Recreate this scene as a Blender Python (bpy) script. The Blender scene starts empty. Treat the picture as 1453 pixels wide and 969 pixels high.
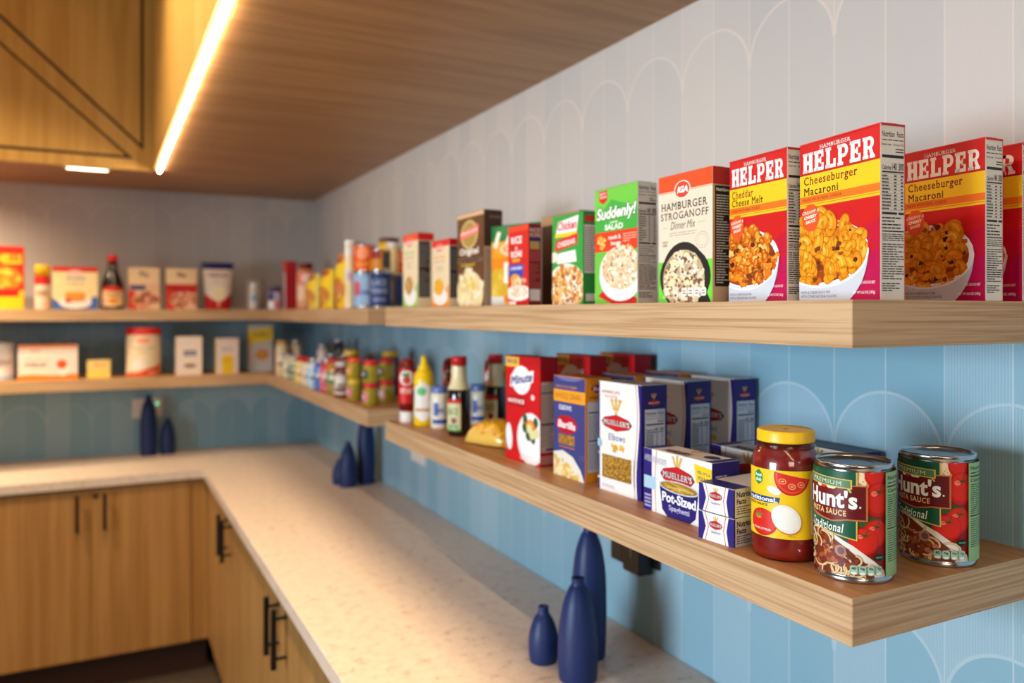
import bpy, bmesh, math, random
from mathutils import Vector, Matrix

# ------------------------------------------------------------------ camera, light, exposure
S = bpy.context.scene
COL = S.collection
PI = math.pi
EYE = 1.609
YAW = math.radians(27.31)

cam_data = bpy.data.cameras.new('camera')
cam = bpy.data.objects.new('camera', cam_data)
COL.objects.link(cam)
cam.location = (0, 0, EYE)
cam.rotation_euler = (PI / 2, 0, -YAW)
cam_data.sensor_width = 36
cam_data.lens = 1130 / 1453 * 36
cam_data.shift_y = -41.5 / 1453
cam_data.clip_start = 0.05
cam_data.dof.use_dof = True
cam_data.dof.focus_distance = 0.95
cam_data.dof.aperture_fstop = 3.0
S.camera = cam

S.view_settings.view_transform = 'Standard'
S.view_settings.look = 'None'
S.view_settings.exposure = 0.0
S.view_settings.gamma = 1.0
S.view_settings.use_curve_mapping = False

world = bpy.data.worlds.new('world')
S.world = world
world.use_nodes = True
world.node_tree.nodes['Background'].inputs[0].default_value = (1.0, 0.90, 0.80, 1)
world.node_tree.nodes['Background'].inputs[1].default_value = 0.03


def area(name, loc, aim, sx, sy, power, color, spread=180):
    d = bpy.data.lights.new(name, 'AREA')
    d.shape = 'RECTANGLE'
    d.size = sx
    d.size_y = sy
    d.energy = power
    d.color = color
    d.spread = math.radians(spread)
    o = bpy.data.objects.new(name, d)
    COL.objects.link(o)
    o.location = loc
    o.rotation_euler = (Vector(aim) - Vector(loc)).to_track_quat('-Z', 'Y').to_euler()
    return o


# daylight from the windows on the open side of the room
area('window_daylight', (-3.0, 0.65, 1.42), (0.9, 1.0, 1.35), 1.4, 1.1, 47, (0.77, 0.90, 1.0), 102)
# unseen warm fill added behind the camera to brighten side and end faces
area('rear_fill_light', (-0.9, -2.6, 2.2), (0.9, 0.7, 1.4), 1.2, 0.9, 6, (1.0, 0.86, 0.68), 100)
# warm row of room ceiling lights above the aisle
ceiling_light = area('ceiling_downlight', (-0.115, 1.45, 3.05), (-0.04, 1.45, 0.9), 0.12, 3.0, 49, (1.0, 0.73, 0.45), 115)
ceiling_light.rotation_euler = (0, -0.035, 0)
area('back_fill_spot', (-1.1, 2.9, 3.05), (-0.75, 3.5, 0.9), 0.15, 0.15, 12, (1.0, 0.75, 0.48), 90)  # unseen spot added to lift the back counter, doors and lower wall
LED_STRENGTH = 64.0
LED_BACK_STRENGTH = 8.0
strip_light = area('back_strip_light', (-1.00, 3.770, 2.198), (-0.92, 4.02, 1.5), 1.0, 0.012, 20, (1.0, 0.74, 0.46), 125)
strip_light.rotation_euler = (0.35, 0, 0)
LED_COLOR = (1.0, 0.81, 0.58)


# ------------------------------------------------------------------ helpers: colour, materials
def lin(c):
    return c / 12.92 if c <= 0.04045 else ((c + 0.055) / 1.055) ** 2.4


def rgb(c):
    if isinstance(c, str):
        c = c.lstrip('#')
        return tuple(lin(int(c[i:i + 2], 16) / 255) for i in (0, 2, 4)) + (1,)
    return tuple(lin(v / 255) for v in c) + (1,)


MATS = {}


def mat(key, color, rough=0.45, metal=0.0, coat=0.0, spec=0.5, trans=0.0, ior=1.45, emit=None, strength=0):
    k = (key, str(color), rough, metal, coat, trans)
    if k in MATS:
        return MATS[k]
    m = bpy.data.materials.new(key)
    m.use_nodes = True
    b = m.node_tree.nodes['Principled BSDF']
    b.inputs['Base Color'].default_value = rgb(color)
    b.inputs['Roughness'].default_value = rough
    b.inputs['Metallic'].default_value = metal
    b.inputs['Coat Weight'].default_value = coat
    b.inputs['Coat Roughness'].default_value = 0.06
    b.inputs['Specular IOR Level'].default_value = spec
    b.inputs['Transmission Weight'].default_value = trans
    b.inputs['IOR'].default_value = ior
    if emit:
        b.inputs['Emission Color'].default_value = emit + (1,)
        b.inputs['Emission Strength'].default_value = strength
    MATS[k] = m
    return m


def ink(c, rough=0.42):
    return mat('ink', c, rough, spec=0.4)


def N(m, typ, **kw):
    n = m.node_tree.nodes.new(typ)
    for k, v in kw.items():
        setattr(n, k, v)
    return n


def math_node(m, op, a, b=None, c=None):
    n = N(m, 'ShaderNodeMath', operation=op)
    for i, v in enumerate((a, b, c)):
        if v is None:
            continue
        if isinstance(v, (int, float)):
            n.inputs[i].default_value = v
        else:
            m.node_tree.links.new(v, n.inputs[i])
    return n.outputs[0]


def mix(m, fac, a, b):
    n = N(m, 'ShaderNodeMix', data_type='RGBA')
    L = m.node_tree.links.new
    if isinstance(fac, (int, float)):
        n.inputs[0].default_value = fac
    else:
        L(fac, n.inputs[0])
    for i, v in ((6, a), (7, b)):
        if isinstance(v, tuple):
            n.inputs[i].default_value = v
        else:
            L(v, n.inputs[i])
    return n.outputs[2]


def wood(name, scale, light, dark, rough=0.5, deep=0.5, shift=0.0):
    """Oak veneer: noise stretched along the grain; scale gives the frequency across each axis."""
    m = bpy.data.materials.new(name)
    m.use_nodes = True
    L = m.node_tree.links.new
    b = m.node_tree.nodes['Principled BSDF']
    co = N(m, 'ShaderNodeTexCoord').outputs['Object']
    mp = N(m, 'ShaderNodeMapping')
    mp.inputs['Scale'].default_value = scale
    mp.inputs['Location'].default_value = (shift, shift * 1.3, shift * 0.7)
    L(co, mp.inputs[0])
    n1 = N(m, 'ShaderNodeTexNoise')
    n1.inputs['Scale'].default_value = 1.0
    n1.inputs['Detail'].default_value = 3.0
    n1.inputs['Distortion'].default_value = 0.35
    L(mp.outputs[0], n1.inputs['Vector'])
    r = N(m, 'ShaderNodeValToRGB')
    r.color_ramp.elements[0].position = 0.36
    r.color_ramp.elements[1].position = 0.60
    r.color_ramp.elements[0].color = rgb(dark)
    r.color_ramp.elements[1].color = rgb(light)
    L(n1.outputs['Fac'], r.inputs[0])
    n2 = N(m, 'ShaderNodeTexNoise')
    n2.inputs['Scale'].default_value = 0.18
    n2.inputs['Detail'].default_value = 2.0
    L(mp.outputs[0], n2.inputs['Vector'])
    out = mix(m, math_node(m, 'MULTIPLY', n2.outputs['Fac'], deep), r.outputs[0], rgb(dark))
    L(out, b.inputs['Base Color'])
    b.inputs['Roughness'].default_value = rough
    b.inputs['Specular IOR Level'].default_value = 0.35
    return m


OAK_L, OAK_D = (206, 174, 136), (178, 144, 106)
OAK_FRONT = wood('oak_front', (3.5, 3.5, 300), (210, 178, 140), (172, 134, 94))
OAK_TOP_Y = wood('oak_top_along_y', (90, 2.5, 3), (196, 142, 92), (170, 116, 70), 0.42)
OAK_TOP_X = wood('oak_top_along_x', (2.5, 90, 3), (196, 142, 92), (170, 116, 70), 0.42)
OAK_DOOR = wood('oak_door', (34, 34, 1.2), (176, 132, 78), (154, 110, 58), 0.45)
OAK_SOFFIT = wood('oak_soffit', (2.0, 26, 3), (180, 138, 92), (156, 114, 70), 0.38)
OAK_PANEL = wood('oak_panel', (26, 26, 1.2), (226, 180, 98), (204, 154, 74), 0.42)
BLACK = mat('black_metal', (11, 10, 10), 0.4)


def tile_material(name, axis):
    """Tall tiles 93 mm wide with scalloped arches; pale above the upper shelf, blue below."""
    m = bpy.data.materials.new(name)
    m.use_nodes = True
    L = m.node_tree.links.new
    b = m.node_tree.nodes['Principled BSDF']
    co = N(m, 'ShaderNodeTexCoord').outputs['Object']
    sp = N(m, 'ShaderNodeSeparateXYZ')
    L(co, sp.inputs[0])
    W = 0.0926
    t = math_node(m, 'DIVIDE', math_node(m, 'SUBTRACT', sp.outputs[axis], 0.6061), W)
    z = sp.outputs['Z']

    def near(v, at, w):          # 1 where |v-at| < w, soft edge
        d = math_node(m, 'ABSOLUTE', math_node(m, 'SUBTRACT', v, at))
        q = N(m, 'ShaderNodeMapRange', clamp=True)
        L(d, q.inputs[0])
        q.inputs[1].default_value = w * 0.75
        q.inputs[2].default_value = w * 1.25
        q.inputs[3].default_value = 1
        q.inputs[4].default_value = 0
        return q.outputs[0]

    fr = math_node(m, 'FRACT', math_node(m, 'ADD', t, 0.5))
    lines = near(fr, 0.5, 0.014)
    u2 = math_node(m, 'MULTIPLY', math_node(m, 'SUBTRACT', math_node(m, 'FRACT', math_node(m, 'ADD', math_node(m, 'MULTIPLY', t, 0.5), 0.5)), 0.5), 2.0)
    arch, inside = None, None
    for apex in (2.139, 1.492, 1.168, 0.845):
        v = math_node(m, 'DIVIDE', math_node(m, 'SUBTRACT', z, apex - W), W)
        r = math_node(m, 'SQRT', math_node(m, 'ADD', math_node(m, 'MULTIPLY', u2, u2), math_node(m, 'MULTIPLY', v, v)))
        up = math_node(m, 'GREATER_THAN', v, 0.0)
        a = math_node(m, 'MULTIPLY', near(r, 0.985, 0.026), up)
        i = math_node(m, 'MULTIPLY', math_node(m, 'LESS_THAN', r, 1.0), up)
        i = math_node(m, 'MAXIMUM', i, math_node(m, 'LESS_THAN', v, 0.0001))
        arch = a if arch is None else math_node(m, 'MAXIMUM', arch, a)
        inside = i if inside is None else math_node(m, 'ADD', inside, i)
    grout = math_node(m, 'MAXIMUM', lines, arch)
    cell = math_node(m, 'ADD', math_node(m, 'FLOOR', t), math_node(m, 'MULTIPLY', inside, 37.0))
    wn = N(m, 'ShaderNodeTexWhiteNoise', noise_dimensions='1D')
    L(cell, wn.inputs['W'])
    flute_on = math_node(m, 'GREATER_THAN', wn.outputs['Value'], 0.55)
    stripe = math_node(m, 'ADD', math_node(m, 'MULTIPLY', math_node(m, 'SINE', math_node(m, 'MULTIPLY', t, 2 * PI * 22)), 0.5), 0.5)
    q = N(m, 'ShaderNodeMapRange', clamp=True)
    L(z, q.inputs[0])
    q.inputs[1].default_value = 1.585
    q.inputs[2].default_value = 1.63
    depth = math_node(m, 'MULTIPLY_ADD', q.outputs[0], -0.24, 0.34)
    flute = math_node(m, 'MULTIPLY', math_node(m, 'MULTIPLY', stripe, flute_on), depth)
    blue = mix(m, wn.outputs['Value'], rgb((128, 170, 190)), rgb((144, 180, 198)))
    pale = mix(m, wn.outputs['Value'], rgb((180, 179, 180)), rgb((190, 186, 184)))
    base = mix(m, q.outputs[0], blue, pale)
    lite = mix(m, q.outputs[0], rgb((172, 196, 208)), rgb((208, 197, 190)))
    c1 = mix(m, flute, base, lite)
    c2 = mix(m, math_node(m, 'MULTIPLY', grout, 0.8), c1, lite)
    L(c2, b.inputs['Base Color'])
    b.inputs['Roughness'].default_value = 0.42
    b.inputs['Specular IOR Level'].default_value = 0.3
    bp = N(m, 'ShaderNodeBump')
    bp.inputs['Strength'].default_value = 0.25
    bp.inputs['Distance'].default_value = 0.001
    L(math_node(m, 'SUBTRACT', math_node(m, 'MULTIPLY', flute, 2.0), grout), bp.inputs['Height'])
    L(bp.outputs[0], b.inputs['Normal'])
    return m


def quartz():
    m = bpy.data.materials.new('speckled_quartz')
    m.use_nodes = True
    L = m.node_tree.links.new
    b = m.node_tree.nodes['Principled BSDF']
    co = N(m, 'ShaderNodeTexCoord').outputs['Object']
    n1 = N(m, 'ShaderNodeTexNoise')
    n1.inputs['Scale'].default_value = 34
    n1.inputs['Detail'].default_value = 6
    n1.inputs['Roughness'].default_value = 0.7
    L(co, n1.inputs['Vector'])
    r = N(m, 'ShaderNodeValToRGB')
    e = r.color_ramp.elements
    e[0].position, e[0].color = 0.30, rgb((168, 144, 124))
    e[1].position, e[1].color = 0.60, rgb((219, 203, 188))
    k = e.new(0.42)
    k.color = rgb((211, 194, 178))
    L(n1.outputs['Fac'], r.inputs[0])
    v = N(m, 'ShaderNodeTexVoronoi')
    v.inputs['Scale'].default_value = 95
    L(co, v.inputs['Vector'])
    fleck = math_node(m, 'LESS_THAN', v.outputs['Distance'], 0.13)
    L(mix(m, math_node(m, 'MULTIPLY', fleck, 0.4), r.outputs[0], rgb((126, 100, 82))), b.inputs['Base Color'])
    b.inputs['Roughness'].default_value = 0.32
    return m


def carpet():
    m = bpy.data.materials.new('carpet')
    m.use_nodes = True
    L = m.node_tree.links.new
    b = m.node_tree.nodes['Principled BSDF']
    co = N(m, 'ShaderNodeTexCoord').outputs['Object']
    n1 = N(m, 'ShaderNodeTexNoise')
    n1.inputs['Scale'].default_value = 38
    n1.inputs['Detail'].default_value = 4
    L(co, n1.inputs['Vector'])
    L(mix(m, n1.outputs['Fac'], rgb((38, 28, 20)), rgb((78, 62, 46))), b.inputs['Base Color'])
    b.inputs['Roughness'].default_value = 0.95
    return m


# ------------------------------------------------------------------ helpers: objects
def props(o, label=None, cat=None, group=None, kind=None):
    for k, v in (('label', label), ('category', cat), ('group', group), ('kind', kind)):
        if v:
            o[k] = v
    return o


def thing(name, label, cat, loc, rz=0.0, group=None):
    o = bpy.data.objects.new(name, None)
    o.empty_display_size = 0.03
    COL.objects.link(o)
    o.location = loc
    o.rotation_euler = (0, 0, rz)
    return props(o, label, cat, group)


def obj(name, bm, mats, parent=None, smooth=False, loc=None, label=None):
    me = bpy.data.meshes.new(name)
    bm.to_mesh(me)
    bm.free()
    for m in (mats if isinstance(mats, (list, tuple)) else [mats]):
        me.materials.append(m)
    if smooth:
        for p in me.polygons:
            p.use_smooth = True
    o = bpy.data.objects.new(name, me)
    COL.objects.link(o)
    if parent:
        o.parent = parent
    if loc:
        o.location = loc
    if label:
        o['label'] = label
    return o


def bm_box(x0, x1, y0, y1, z0, z1, bev=0.0, bm=None, mi=0, seg=1):
    b = bmesh.new()
    bmesh.ops.create_cube(b, size=1)
    for v in b.verts:
        v.co = Vector(((x0 + x1) / 2 + v.co.x * (x1 - x0), (y0 + y1) / 2 + v.co.y * (y1 - y0), (z0 + z1) / 2 + v.co.z * (z1 - z0)))
    if bev:
        bmesh.ops.bevel(b, geom=b.edges[:], offset=bev, segments=seg, affect='EDGES', profile=0.6)
    for f in b.faces:
        f.material_index = mi
    if bm is None:
        return b
    return join(bm, b)


def join(bm, b):
    me = bpy.data.meshes.new('tmp')
    b.to_mesh(me)
    b.free()
    bm.from_mesh(me)
    bpy.data.meshes.remove(me)
    return bm


def bm_cyl(p0, p1, r, n=16, bm=None, mi=0):
    b = bmesh.new()
    d = Vector(p1) - Vector(p0)
    bmesh.ops.create_cone(b, cap_ends=True, segments=n, radius1=r, radius2=r, depth=d.length,
                          matrix=Matrix.Translation((Vector(p0) + Vector(p1)) / 2) @ d.to_track_quat('Z', 'Y').to_matrix().to_4x4())
    for f in b.faces:
        f.material_index = mi
    return b if bm is None else join(bm, b)


def bm_lathe(prof, n=40, bm=None, mi=0, a0=0.0):
    """prof: (radius, z) from bottom to top; a radius of 0 closes with a fan."""
    b = bmesh.new()
    rings = []
    for r, z in prof:
        if r < 1e-6:
            rings.append([b.verts.new((0, 0, z))])
        else:
            rings.append([b.verts.new((r * math.cos(a0 + 2 * PI * i / n), r * math.sin(a0 + 2 * PI * i / n), z)) for i in range(n)])
    for A, B in zip(rings, rings[1:]):
        for i in range(n):
            j = (i + 1) % n
            if len(A) == 1 and len(B) == 1:
                continue
            if len(A) == 1:
                b.faces.new((A[0], B[j], B[i]))
            elif len(B) == 1:
                b.faces.new((A[i], A[j], B[0]))
            else:
                b.faces.new((A[i], A[j], B[j], B[i]))
    for f in b.faces:
        f.material_index = mi
    return b if bm is None else join(bm, b)


def smooth_profile(pts, n=6):
    """Catmull-Rom through (r, z) points."""
    out = []
    P = [pts[0]] + list(pts) + [pts[-1]]
    for k in range(1, len(P) - 2):
        for i in range(n):
            t = i / n
            q = []
            for a in (0, 1):
                p0, p1, p2, p3 = P[k - 1][a], P[k][a], P[k + 1][a], P[k + 2][a]
                q.append(0.5 * (2 * p1 + (p2 - p0) * t + (2 * p0 - 5 * p1 + 4 * p2 - p3) * t * t + (3 * p1 - p0 - 3 * p2 + p3) * t ** 3))
            out.append((max(q[0], 0.0), q[1]))
    out.append(pts[-1])
    return out


# ------------------------------------------------------------------ printed artwork: flat layers of ink on a face
TEXTS = {}


def text_shape(s, bold=0.0, shear=0.0, slab=0.0):
    """Letters as 2-D triangles scaled to a unit box; slab adds serifs to the flat ends of stems."""
    k = (s, bold, shear, slab)
    if k in TEXTS:
        return TEXTS[k]
    cu = bpy.data.curves.new('lettering', 'FONT')
    cu.body = s
    cu.size = 1
    spread = bold if 'M' in s else 0.0      # offset curves fold over inside an M: thicken by shifted copies instead
    cu.offset = 0.0 if spread else bold
    cu.resolution_u = 3
    cu.fill_mode = 'FRONT'
    if slab:
        cu.space_character = 1.14
    o = bpy.data.objects.new('lettering', cu)
    me = o.to_mesh()
    vs = [(v.co.x, v.co.y) for v in me.vertices]
    fs = [tuple(p.vertices) for p in me.polygons]
    if slab:
        if spread:
            bold = 0.0
        cnt = {}
        for f in fs:
            for a, b in zip(f, f[1:] + f[:1]):
                e = (round(vs[a][0], 4), round(vs[a][1], 4)), (round(vs[b][0], 4), round(vs[b][1], 4))
                e = tuple(sorted(e))
                cnt[e] = cnt.get(e, 0) + 1
        cand = []
        for (p, q), c in cnt.items():
            ln = abs(p[0] - q[0])
            if c == 1 and abs(p[1] - q[1]) < 0.004 and 0.04 + bold < ln < 0.17 + 2.5 * bold:
                lo = abs(p[1] + bold) < 0.03 or p[1] < -0.1
                if lo or p[1] > 0.3:
                    cand.append((min(p[0], q[0]), max(p[0], q[0]), p[1], lo))
        for x0, x1, y, lo in cand:
            gl = min([x0 - k[1] for k in cand if abs(k[2] - y) < 0.02 and k[1] <= x0 + 1e-6 and k[0] < x0] + [9])
            gr = min([k[0] - x1 for k in cand if abs(k[2] - y) < 0.02 and k[0] >= x1 - 1e-6 and k[1] > x1] + [9])
            x0, x1 = x0 - min(slab, gl * 0.27), x1 + min(slab, gr * 0.27)
            t = 0.055 + bold
            y0, y1 = (y, y + t) if lo else (y - t, y)
            i = len(vs)
            vs += [(x0, y0), (x1, y0), (x1, y1), (x0, y1)]
            fs.append((i, i + 1, i + 2, i + 3))
    if spread:
        n0, f0 = list(vs), list(fs)
        for dx, dy in ((-1, -1), (1, -1), (1, 1), (-1, 1)):
            i = len(vs)
            vs += [(x + dx * spread, y + dy * spread) for x, y in n0]
            fs += [tuple(k + i for k in f) for f in f0]
    o.to_mesh_clear()
    bpy.data.objects.remove(o)
    bpy.data.curves.remove(cu)
    if shear:
        vs = [(x + y * shear, y) for x, y in vs]
    if vs:
        x0, x1 = min(v[0] for v in vs), max(v[0] for v in vs)
        y0, y1 = min(v[1] for v in vs), max(v[1] for v in vs)
        vs = [((x - x0) / (x1 - x0 or 1), (y - y0) / (y1 - y0 or 1)) for x, y in vs]
    TEXTS[k] = (vs, fs)
    return TEXTS[k]


def R4(x0, y0, x1, y1):
    return [(x0, y0), (x1, y0), (x1, y1), (x0, y1)]


def bowl_of(cx, cy, rx, ry, ix, iy, n=14):
    """Right half ring of a P or R as quads."""
    q = []
    for i in range(n):
        a, b = -PI / 2 + PI * i / n, -PI / 2 + PI * (i + 1) / n
        q.append([(cx + rx * math.cos(a), cy + ry * math.sin(a)), (cx + rx * math.cos(b), cy + ry * math.sin(b)),
                  (cx + ix * math.cos(b), cy + iy * math.sin(b)), (cx + ix * math.cos(a), cy + iy * math.sin(a))])
    return q


HEAVY = {
    'H': [R4(.06, 0, .40, 1), R4(.60, 0, .94, 1), R4(.3, .40, .7, .60), R4(0, 0, .46, .15), R4(0, .85, .46, 1), R4(.54, 0, 1, .15), R4(.54, .85, 1, 1)],
    'E': [R4(.08, 0, .42, 1), R4(0, 0, .92, .17), R4(0, .83, .90, 1), R4(.4, .41, .68, .58), R4(.72, .17, .92, .36), R4(.70, .64, .90, .83), R4(.56, .33, .70, .66)],
    'L': [R4(.08, 0, .42, 1), R4(0, 0, .94, .18), R4(0, .84, .52, 1), R4(.72, .18, .94, .42)],
    'P': [R4(.08, 0, .40, 1), R4(0, 0, .52, .15), R4(0, .84, .45, 1), R4(.4, .83, .56, 1), R4(.4, .36, .56, .53)] + bowl_of(.55, .68, .40, .32, .13, .16),
    'R': [R4(.08, 0, .40, 1), R4(0, 0, .47, .15), R4(0, .84, .45, 1), R4(.4, .84, .54, 1), R4(.4, .42, .54, .57)] + bowl_of(.54, .71, .38, .29, .12, .14)
         + [[(.48, .50), (.72, .50), (.92, .15), (.64, .15)], R4(.58, 0, 1.0, .15), [(.64, .14), (.93, .14), (.93, .16), (.64, .16)]],
}


class Print:
    def __init__(s, step=1.2e-5):
        s.v, s.f, s.m, s.mats, s.z, s.step = [], [], [], [], 0.0, step

    def mi(s, c):
        m = c if isinstance(c, bpy.types.Material) else ink(c)
        if m not in s.mats:
            s.mats.append(m)
        return s.mats.index(m)

    def face(s, pts, c, up=True):
        if up:
            s.z += s.step
        i = len(s.v)
        s.v += [(x, y, s.z) for x, y in pts]
        s.f.append(tuple(range(i, i + len(pts))))
        s.m.append(s.mi(c))
        return s

    def rect(s, x0, y0, x1, y1, c):
        return s.face(R4(x0, y0, x1, y1), c)

    def rrect(s, x0, y0, x1, y1, r, c, n=5):
        p = []
        for cx, cy, a in ((x1 - r, y0 + r, -PI / 2), (x1 - r, y1 - r, 0), (x0 + r, y1 - r, PI / 2), (x0 + r, y0 + r, PI)):
            p += [(cx + r * math.cos(a + PI / 2 * i / n), cy + r * math.sin(a + PI / 2 * i / n)) for i in range(n + 1)]
        return s.face(p, c)

    def ell(s, cx, cy, rx, ry, c, a0=0.0, a1=2 * PI, n=28, rot=0.0):
        p = []
        full = abs(a1 - a0 - 2 * PI) < 1e-6
        for i in range(n + (0 if full else 1)):
            a = a0 + (a1 - a0) * i / n
            x, y = rx * math.cos(a), ry * math.sin(a)
            p.append((cx + x * math.cos(rot) - y * math.sin(rot), cy + x * math.sin(rot) + y * math.cos(rot)))
        return s.face(p, c)

    def ring(s, cx, cy, rx, ry, w, c, a0=0.0, a1=2 * PI, n=32):
        s.z += s.step
        k = s.mi(c)
        for i in range(n):
            a, b = a0 + (a1 - a0) * i / n, a0 + (a1 - a0) * (i + 1) / n
            j = len(s.v)
            s.v += [(cx + rx * math.cos(a), cy + ry * math.sin(a), s.z), (cx + rx * math.cos(b), cy + ry * math.sin(b), s.z),
                    (cx + (rx - w) * math.cos(b), cy + (ry - w) * math.sin(b), s.z), (cx + (rx - w) * math.cos(a), cy + (ry - w) * math.sin(a), s.z)]
            s.f.append((j, j + 1, j + 2, j + 3))
            s.m.append(k)
        return s

    def stroke(s, pts, w, c, caps=True):
        s.z += s.step
        k = s.mi(c)
        L, Rr = [], []
        for i, (x, y) in enumerate(pts):
            x0, y0 = pts[max(i - 1, 0)]
            x1, y1 = pts[min(i + 1, len(pts) - 1)]
            d = math.hypot(x1 - x0, y1 - y0) or 1
            nx, ny = -(y1 - y0) / d * w / 2, (x1 - x0) / d * w / 2
            L.append((x + nx, y + ny))
            Rr.append((x - nx, y - ny))
        j = len(s.v)
        s.v += [(x, y, s.z) for q in zip(Rr, L) for x, y in q]
        for i in range(len(pts) - 1):
            a = j + 2 * i
            s.f.append((a, a + 2, a + 3, a + 1))
            s.m.append(k)
        if caps:
            for e in (pts[0], pts[-1]):
                j = len(s.v)
                s.v += [(e[0] + w / 2 * math.cos(2 * PI * q / 10), e[1] + w / 2 * math.sin(2 * PI * q / 10), s.z) for q in range(10)]
                s.f.append(tuple(range(j, j + 10)))
                s.m.append(k)
        return s

    def text(s, body, x0, y0, x1, y1, c, bold=0.015, shear=0.0, slab=0.0, rise=0.0, out=None, ow=0.0):
        """Letters fitted into a box; rise lifts the right end."""
        vs, fs = text_shape(body, bold, shear, slab)
        if out:
            for dx, dy in ((-ow, 0), (ow, 0), (0, -ow), (0, ow), (-ow, -ow), (ow, ow), (-ow, ow), (ow, -ow)):
                s.text(body, x0 + dx, y0 + dy, x1 + dx, y1 + dy, out, bold, shear, slab, rise)
        s.z += s.step
        k = s.mi(c)
        j = len(s.v)
        s.v += [(x0 + x * (x1 - x0), y0 + y * (y1 - y0) + rise * x, s.z) for x, y in vs]
        for f in fs:
            s.f.append(tuple(i + j for i in f))
            s.m.append(k)
        return s

    def heavy(s, word, x0, y0, x1, y1, c, gap=0.10):
        s.z += s.step
        k = s.mi(c)
        n = len(word)
        w = (x1 - x0) / (n + gap * (n - 1))
        for i, ch in enumerate(word):
            xo = x0 + i * w * (1 + gap)
            for poly in HEAVY[ch]:
                j = len(s.v)
                s.v += [(xo + px * w, y0 + py * (y1 - y0), s.z) for px, py in poly]
                s.f.append(tuple(range(j, j + len(poly))))
                s.m.append(k)
        return s

    def blob(s, cx, cy, r, c, rnd, n=11, rough=0.3, squash=1.0):
        p = []
        for i in range(n):
            a = 2 * PI * i / n
            q = r * (1 + rough * (rnd.random() - 0.5) * 2)
            p.append((cx + q * math.cos(a), cy + q * squash * math.sin(a)))
        return s.face(p, c)

    def lines(s, x0, y0, x1, y1, n, c, rnd, fill=0.5, words=True):
        """Rows of illegibly small print."""
        s.z += s.step
        k = s.mi(c)
        h = (y1 - y0) / n
        for i in range(n):
            y = y1 - (i + 1) * h
            x = x0
            end = x0 + (x1 - x0) * (1 if rnd.random() < 0.7 else rnd.uniform(0.5, 0.95))
            while x < end - 1e-5:
                w = min(rnd.uniform(0.12, 0.34) * (x1 - x0), end - x) if words else end - x
                j = len(s.v)
                s.v += [(px, py, s.z) for px, py in R4(x, y + h * 0.2, x + w, y + h * (0.2 + fill))]
                s.f.append((j, j + 1, j + 2, j + 3))
                s.m.append(k)
                x += w + 0.035 * (x1 - x0)
        return s

    def bmesh(s, clip=None, xstep=None, ystep=None):
        b = bmesh.new()
        vv = [b.verts.new(p) for p in s.v]
        for f, k in zip(s.f, s.m):
            try:
                q = b.faces.new([vv[i] for i in f])
                q.material_index = k
            except ValueError:
                pass

        def cut(co, no, clear=False):
            bmesh.ops.bisect_plane(b, geom=b.verts[:] + b.edges[:] + b.faces[:], plane_co=co, plane_no=no, clear_outer=clear, dist=1e-7)
        if clip:
            x0, y0, x1, y1 = clip
            cut((x0, 0, 0), (-1, 0, 0), True)
            cut((x1, 0, 0), (1, 0, 0), True)
            cut((0, y0, 0), (0, -1, 0), True)
            cut((0, y1, 0), (0, 1, 0), True)
        if b.verts and (xstep or ystep):
            xs = [v.co.x for v in b.verts]
            ys = [v.co.y for v in b.verts]
            if xstep:
                n = int((max(xs) - min(xs)) / xstep)
                for i in range(1, n + 1):
                    cut((min(xs) + i * xstep, 0, 0), (1, 0, 0))
            if ystep:
                n = int((max(ys) - min(ys)) / ystep)
                for i in range(1, n + 1):
                    cut((0, min(ys) + i * ystep, 0), (0, 1, 0))
        return b

    def put(s, name, parent, mapf, clip=None, xstep=None, ystep=None, smooth=False, label=None):
        b = s.bmesh(clip, xstep, ystep)
        for v in b.verts:
            v.co = Vector(mapf(v.co.x, v.co.y, v.co.z))
        b.normal_update()
        return obj(name, b, s.mats, parent, smooth, label=label)

    def into(s, bm, mats, mapf, clip=None):
        """Merge the artwork into another mesh (the part it is printed on)."""
        b = s.bmesh(clip)
        idx = []
        for m in s.mats:
            if m not in mats:
                mats.append(m)
            idx.append(mats.index(m))
        for f in b.faces:
            f.material_index = idx[f.material_index]
        for v in b.verts:
            v.co = Vector(mapf(v.co.x, v.co.y, v.co.z))
        b.normal_update()
        return join(bm, b)

# ------------------------------------------------------------------ the room
XW, YB = 1.029, 4.35                    # faces of the right and back walls
ZU, ZL, ZC, ZS = 1.6222, 1.3115, 0.914, 2.2135   # upper shelf, lower shelf, counter, soffit
TH = 0.0506


def structure(name, bm, mats):
    return props(obj(name, bm, mats), kind='structure')


structure('wall_right', bm_box(XW, XW + 0.1, -1.6, YB + 0.1, 0, 3.1), tile_material('arched_tile_right', 'Y'))
structure('wall_back', bm_box(-3.4, XW, YB, YB + 0.1, 0, 3.1), tile_material('arched_tile_back', 'X'))
structure('floor', bm_box(-3.4, XW, -1.6, YB, -0.06, 0), carpet())
structure('ceiling', bm_box(-3.4, XW + 0.1, -1.6, YB + 0.1, 3.1, 3.2), mat('ceiling_paint', (226, 220, 210), 0.8))

# wood-clad dropped ceiling over the shelves: an L in plan
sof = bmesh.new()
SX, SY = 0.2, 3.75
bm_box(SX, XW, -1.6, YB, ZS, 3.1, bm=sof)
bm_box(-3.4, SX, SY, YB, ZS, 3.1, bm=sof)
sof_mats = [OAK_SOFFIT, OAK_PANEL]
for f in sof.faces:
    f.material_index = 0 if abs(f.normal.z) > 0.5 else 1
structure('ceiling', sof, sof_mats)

# triangular veneered panels on the face of the dropped ceiling, with dark grooves between
GROOVE = mat('groove_shadow_gap', (70, 46, 22), 0.7)


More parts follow.
